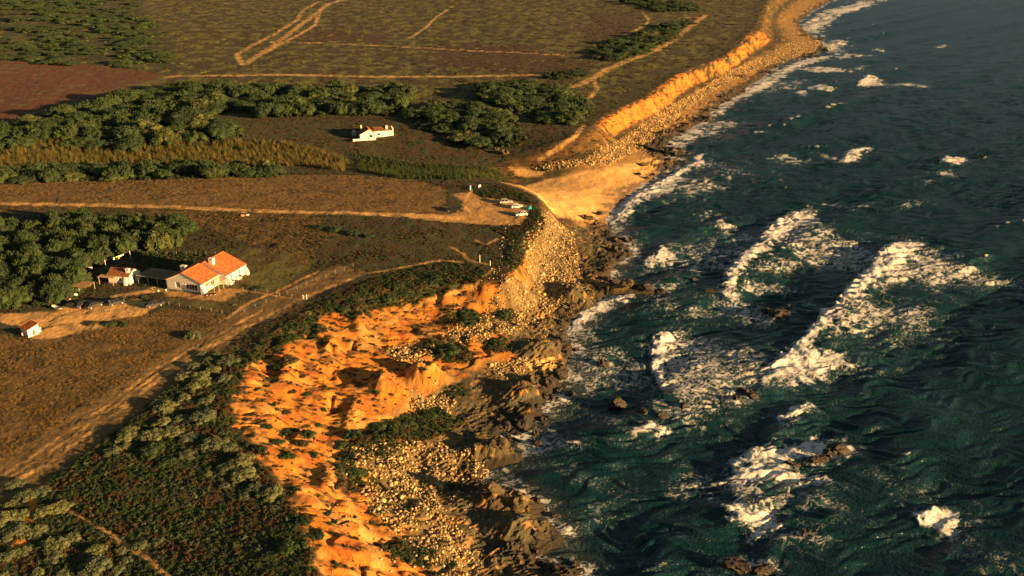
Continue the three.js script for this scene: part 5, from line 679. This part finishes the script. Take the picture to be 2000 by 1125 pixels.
// ---- fences, gates and small things
function fence(a, b, step, label, hgt = 0.95, mat = MT.woodGrey) {
  const o = new THREE.Group(); o.name = numbered('wire_fence'); scene.add(tag(o, label, 'fence')); const L = Math.hypot(b[0] - a[0], b[1] - a[1]), N = Math.max(2, Math.round(L / step)), tops = []; const r = rng(N * 7 + 3); o.position.copy(onGround(...a));
  for (let i = 0; i <= N; i++) { const p = onGround(lerp(a[0], b[0], i / N), lerp(a[1], b[1], i / N)).sub(o.position), h = hgt * (0.85 + 0.3 * r()); const m = part('post', new THREE.CylinderGeometry(0.035, 0.045, h + 0.3, 6), mat, o, p.x, p.y + h / 2 - 0.15, p.z); m.rotation.z = (r() - 0.5) * 0.14; tops.push(p); }
  for (const y of [0.45, 0.85]) part('wire', new THREE.TubeGeometry(new THREE.CatmullRomCurve3(tops.map(p => new THREE.Vector3(p.x, p.y + y * hgt, p.z))), N * 3, 0.008, 4), MT.metal, o);
}
fence(NM.fA0, NM.fA1, 3, 'wire fence with short posts along the back of the farmhouse garden'); fence(NM.fB0, NM.fB1, 3.4, 'wire fence with pale posts between the garden and the dirt road'); fence(NM.fC0, NM.fC1, 3.2, 'wire fence running from the grey car down to the dirt road'); fence(NM.fD0, NM.fD1, 3.4, 'wire fence along the footpath from the patio to the road');
for (const [k, l, h] of [['gate1', 'tall pale post standing left beside the clifftop footpath', 2.0], ['gate2', 'shorter pale post standing right beside the clifftop footpath', 1.4], ['post1', 'left one of two white posts where the footpath meets the road', 1.0], ['post2', 'right one of two white posts where the footpath meets the road', 1.0]]) { const o = thing('marker_post', NM[k], 0, l, 'post'); part('shaft', new THREE.CylinderGeometry(0.08, 0.1, h + 0.3, 8), MT.frame, o, 0, h / 2 - 0.15, 0); part('post_cap', new THREE.ConeGeometry(0.11, 0.12, 8), MT.frame, o, 0, h + 0.06, 0); }
{ const o = thing('clothes_line', NM.cl1, 0, 'clothes line on white posts in front of the copse', 'clothes line'), b = onGround(...NM.cl2).sub(o.position), at = (t) => b.clone().multiplyScalar(t); for (const t of [0, 1]) part('post', new THREE.CylinderGeometry(0.07, 0.07, 2.5, 8), MT.frame, o, at(t).x, at(t).y + 1.0, at(t).z); part('line', new THREE.TubeGeometry(new THREE.CatmullRomCurve3([at(0), at(0.5).add(new THREE.Vector3(0, -0.2, 0)), at(1)].map(p => p.add(new THREE.Vector3(0, 2.1, 0)))), 12, 0.01, 4), MT.metal, o);
  for (const [t, c, w, h, l] of [[0.36, [0.4, 0.55, 0.6], 0.5, 0.7, 'pale blue cloth hanging on the clothes line'], [0.5, [0.75, 0.7, 0.12], 1.1, 1.1, 'large yellow cloth hanging on the clothes line'], [0.62, [0.8, 0.8, 0.78], 0.6, 0.5, 'white cloth hanging next to the yellow one on the line'], [0.72, [0.78, 0.78, 0.78], 0.35, 0.35, 'small white cloth at the far end of the line']]) { const g = new THREE.PlaneGeometry(w, h, 8, 6), p = g.attributes.position; for (let i = 0; i < p.count; i++) p.setZ(i, 0.06 * Math.sin(p.getX(i) * 9) * (0.5 - p.getY(i) / h)); g.computeVertexNormals(); const m = lit(new THREE.Mesh(g, new THREE.MeshStandardMaterial({ color: rgb(...c), roughness: 0.95, side: THREE.DoubleSide }))); m.name = numbered('laundry_cloth'); const q = at(t).add(o.position); m.position.set(q.x, q.y + 1.95 - h / 2, q.z); m.rotation.y = -Math.atan2(b.z, b.x) - 0.0; scene.add(tag(m, l, 'cloth', 'laundry on the line')); } }
for (const [k, l, s] of [['pot1', 'leftmost of three small white pots by the farmhouse corner', 0.9], ['pot2', 'white pot at the front corner of the farmhouse', 1], ['pot3', 'white pot standing against the farmhouse gable wall', 0.9]]) { const o = thing('garden_pot', NM[k], 0, l, 'pot', 'white pots by the farmhouse'); o.position.z += 0.8; part('pot_body', new THREE.LatheGeometry([[0.16, 0], [0.2, 0.05], [0.26, 0.4], [0.3, 0.52], [0.33, 0.55], [0.24, 0.55]].map(p => new THREE.Vector2(p[0] * s, p[1] * s)), 12), MT.frame, o); part('plant', bushDark[1].crown, leafMat, o, 0, 0.5, 0).scale.setScalar(0.3); }
for (const [u, v, l] of [[14.0, 8.2, 'white garden table nearer the pergola beside the farmhouse'], [14.2, 11.6, 'white garden table at the far end of the farmhouse']]) { const o = thing('garden_table', local('h_fl', u, v), TURN, l, 'table', 'garden tables by the farmhouse'); part('table_top', new THREE.CylinderGeometry(0.6, 0.6, 0.05, 18), MT.frame, o, 0, 0.74, 0); for (let i = 0; i < 4; i++) part('leg', boxG(0.06, 0.76, 0.06), MT.frame, o, 0.38 * Math.cos(i * 1.571 + 0.8), 0.35, 0.38 * Math.sin(i * 1.571 + 0.8));
  const b = thing('potted_shrub', local('h_fl', u - 0.7, v + 0.9), 0, l.replace('white garden table', 'dark potted shrub behind the table'), 'plant', 'potted shrubs by the farmhouse'); part('pot_body', new THREE.CylinderGeometry(0.3, 0.22, 0.45, 12), MT.stone, b, 0, 0.2, 0); part('foliage', bushDark[0].crown, leafMat, b, 0, 0.4, 0).scale.setScalar(0.65); }
for (let i = 0; i < 3; i++) { const o = thing('patio_planter', local('h_fl', 12.3 + i * 0.8, -0.6 + i * 0.55), 0, ['left', 'middle', 'right'][i] + ' one of three dark planters on the patio', 'planter', 'planters on the patio'); part('pot_body', new THREE.CylinderGeometry(0.3, 0.24, 0.35, 10), MT.stone, o, 0, 0.15, 0); part('foliage', bushDark[3].crown, leafMat, o, 0, 0.3, 0).scale.setScalar(0.45); }
{ const o = thing('rubbish_bin', NM.bin, 0, 'blue bin at the far side of the clifftop parking', 'bin'); part('bin_body', new THREE.CylinderGeometry(0.45, 0.36, 1.3, 12), new THREE.MeshStandardMaterial({ color: rgb(0.16, 0.4, 0.6), roughness: 0.5 }), o, 0, 0.65, 0); part('bin_lid', new THREE.SphereGeometry(0.46, 12, 6, 0, 6.283, 0, 1.571), MT.plinth, o, 0, 1.3, 0);
  const s = thing('notice_board', NM.sign, 0.9, 'pale notice board beyond the clifftop parking', 'sign'); part('board', boxG(1.3, 0.8, 0.05), MT.frame, s, 0, 1.1, 0); for (const x of [-0.5, 0.5]) part('post', boxG(0.09, 1.6, 0.09), MT.wood, s, x, 0.6, -0.08);
  const t = thing('beach_tent', NM.teal, 0.4, 'small teal tent in the scrub behind the parked white cars', 'tent'); const g = new THREE.SphereGeometry(1.1, 10, 6, 0, 6.283, 0, 1.571), p = g.attributes.position; for (let i = 0; i < p.count; i++) p.setY(i, p.getY(i) * (0.9 + 0.15 * Math.cos(i))); g.computeVertexNormals(); part('tent_shell', g, new THREE.MeshStandardMaterial({ color: rgb(0.02, 0.24, 0.28), roughness: 0.7 }), t); part('tent_door', boxG(0.06, 0.7, 0.6), MT.dark, t, 1.0, 0.35, 0);
  const k = thing('gas_tank', NM.tank, 0.12, 'white cylindrical gas tank lying before the copse', 'tank'); part('tank_body', new THREE.CapsuleGeometry(0.45, 1.7, 6, 12).rotateZ(Math.PI / 2), MT.frame, k, 0, 0.85, 0); for (const x of [-0.6, 0.6]) part('tank_foot', boxG(0.14, 0.5, 0.6), MT.plinth, k, x, 0.2, 0);
  const f = thing('tool_rack', NM.frame, 0.15, 'low open rack with a pale roof beside the copse', 'rack'); for (const [x, z] of [[-0.9, -0.5], [0.9, -0.5], [-0.9, 0.5], [0.9, 0.5]]) part('post', boxG(0.1, 1.5, 0.1), MT.frame, f, x, 0.6, z); part('rack_roof', boxG(2.1, 0.08, 1.3), MT.plinth, f, 0, 1.38, 0);
  const c = thing('storage_crate', NM.crate, 0.4, 'small red and white crate at the edge of the farm yard', 'crate'); part('crate_body', boxG(1.3, 0.8, 0.8), MT.frame, c, 0, 0.4, 0); part('crate_lid', boxG(1.36, 0.12, 0.86), new THREE.MeshStandardMaterial({ color: rgb(0.35, 0.08, 0.05), roughness: 0.7 }), c, 0, 0.86, 0);
  const b = thing('rowing_boat', NM.canoe, -0.55, 'small pale boat lying at the edge of the sandy yard', 'boat'); { const g = new THREE.SphereGeometry(1, 18, 8, 0, 6.283, 1.571, 1.571), p = g.attributes.position; for (let i = 0; i < p.count; i++) { const x = p.getX(i); p.setXYZ(i, x * 1.9, p.getY(i) * 0.5 + 0.55 + 0.18 * x * x, p.getZ(i) * 0.6); } g.computeVertexNormals(); part('hull', g, new THREE.MeshStandardMaterial({ color: rgb(0.7, 0.66, 0.58), roughness: 0.6, side: THREE.DoubleSide }), b); for (const x of [-0.6, 0.6]) part('thwart', boxG(0.22, 0.04, 0.9), MT.woodPale, b, x, 0.45, 0); }
  for (const [q, l, cc] of [['blk1', 'reddish stone block on the verge of the dirt track', [0.5, 0.22, 0.12]], ['blk2', 'pale stone block on the verge of the dirt track', [0.6, 0.52, 0.4]]]) { const m = lit(new THREE.Mesh(stoneGeo(q.length + q.charCodeAt(3), 2, 0.18), new THREE.MeshStandardMaterial({ color: rgb(...cc), roughness: 0.9 }))); m.name = numbered('verge_stone'); m.position.copy(onGround(...NM[q])).add(new THREE.Vector3(0, 0.15, 0)); m.scale.set(0.75, 0.42, 0.5); scene.add(tag(m, l, 'stone')); }
  const m = lit(new THREE.Mesh(stoneGeo(77, 2, 0.2), MT.frame)); m.name = numbered('white_stone'); m.position.copy(onGround(...NM.stone)).add(new THREE.Vector3(0, 0.2, 0)); m.scale.set(0.6, 0.4, 0.45); scene.add(tag(m, 'white stone in front of the brushwood shelter', 'stone')); }
renderer.render(scene, camera);
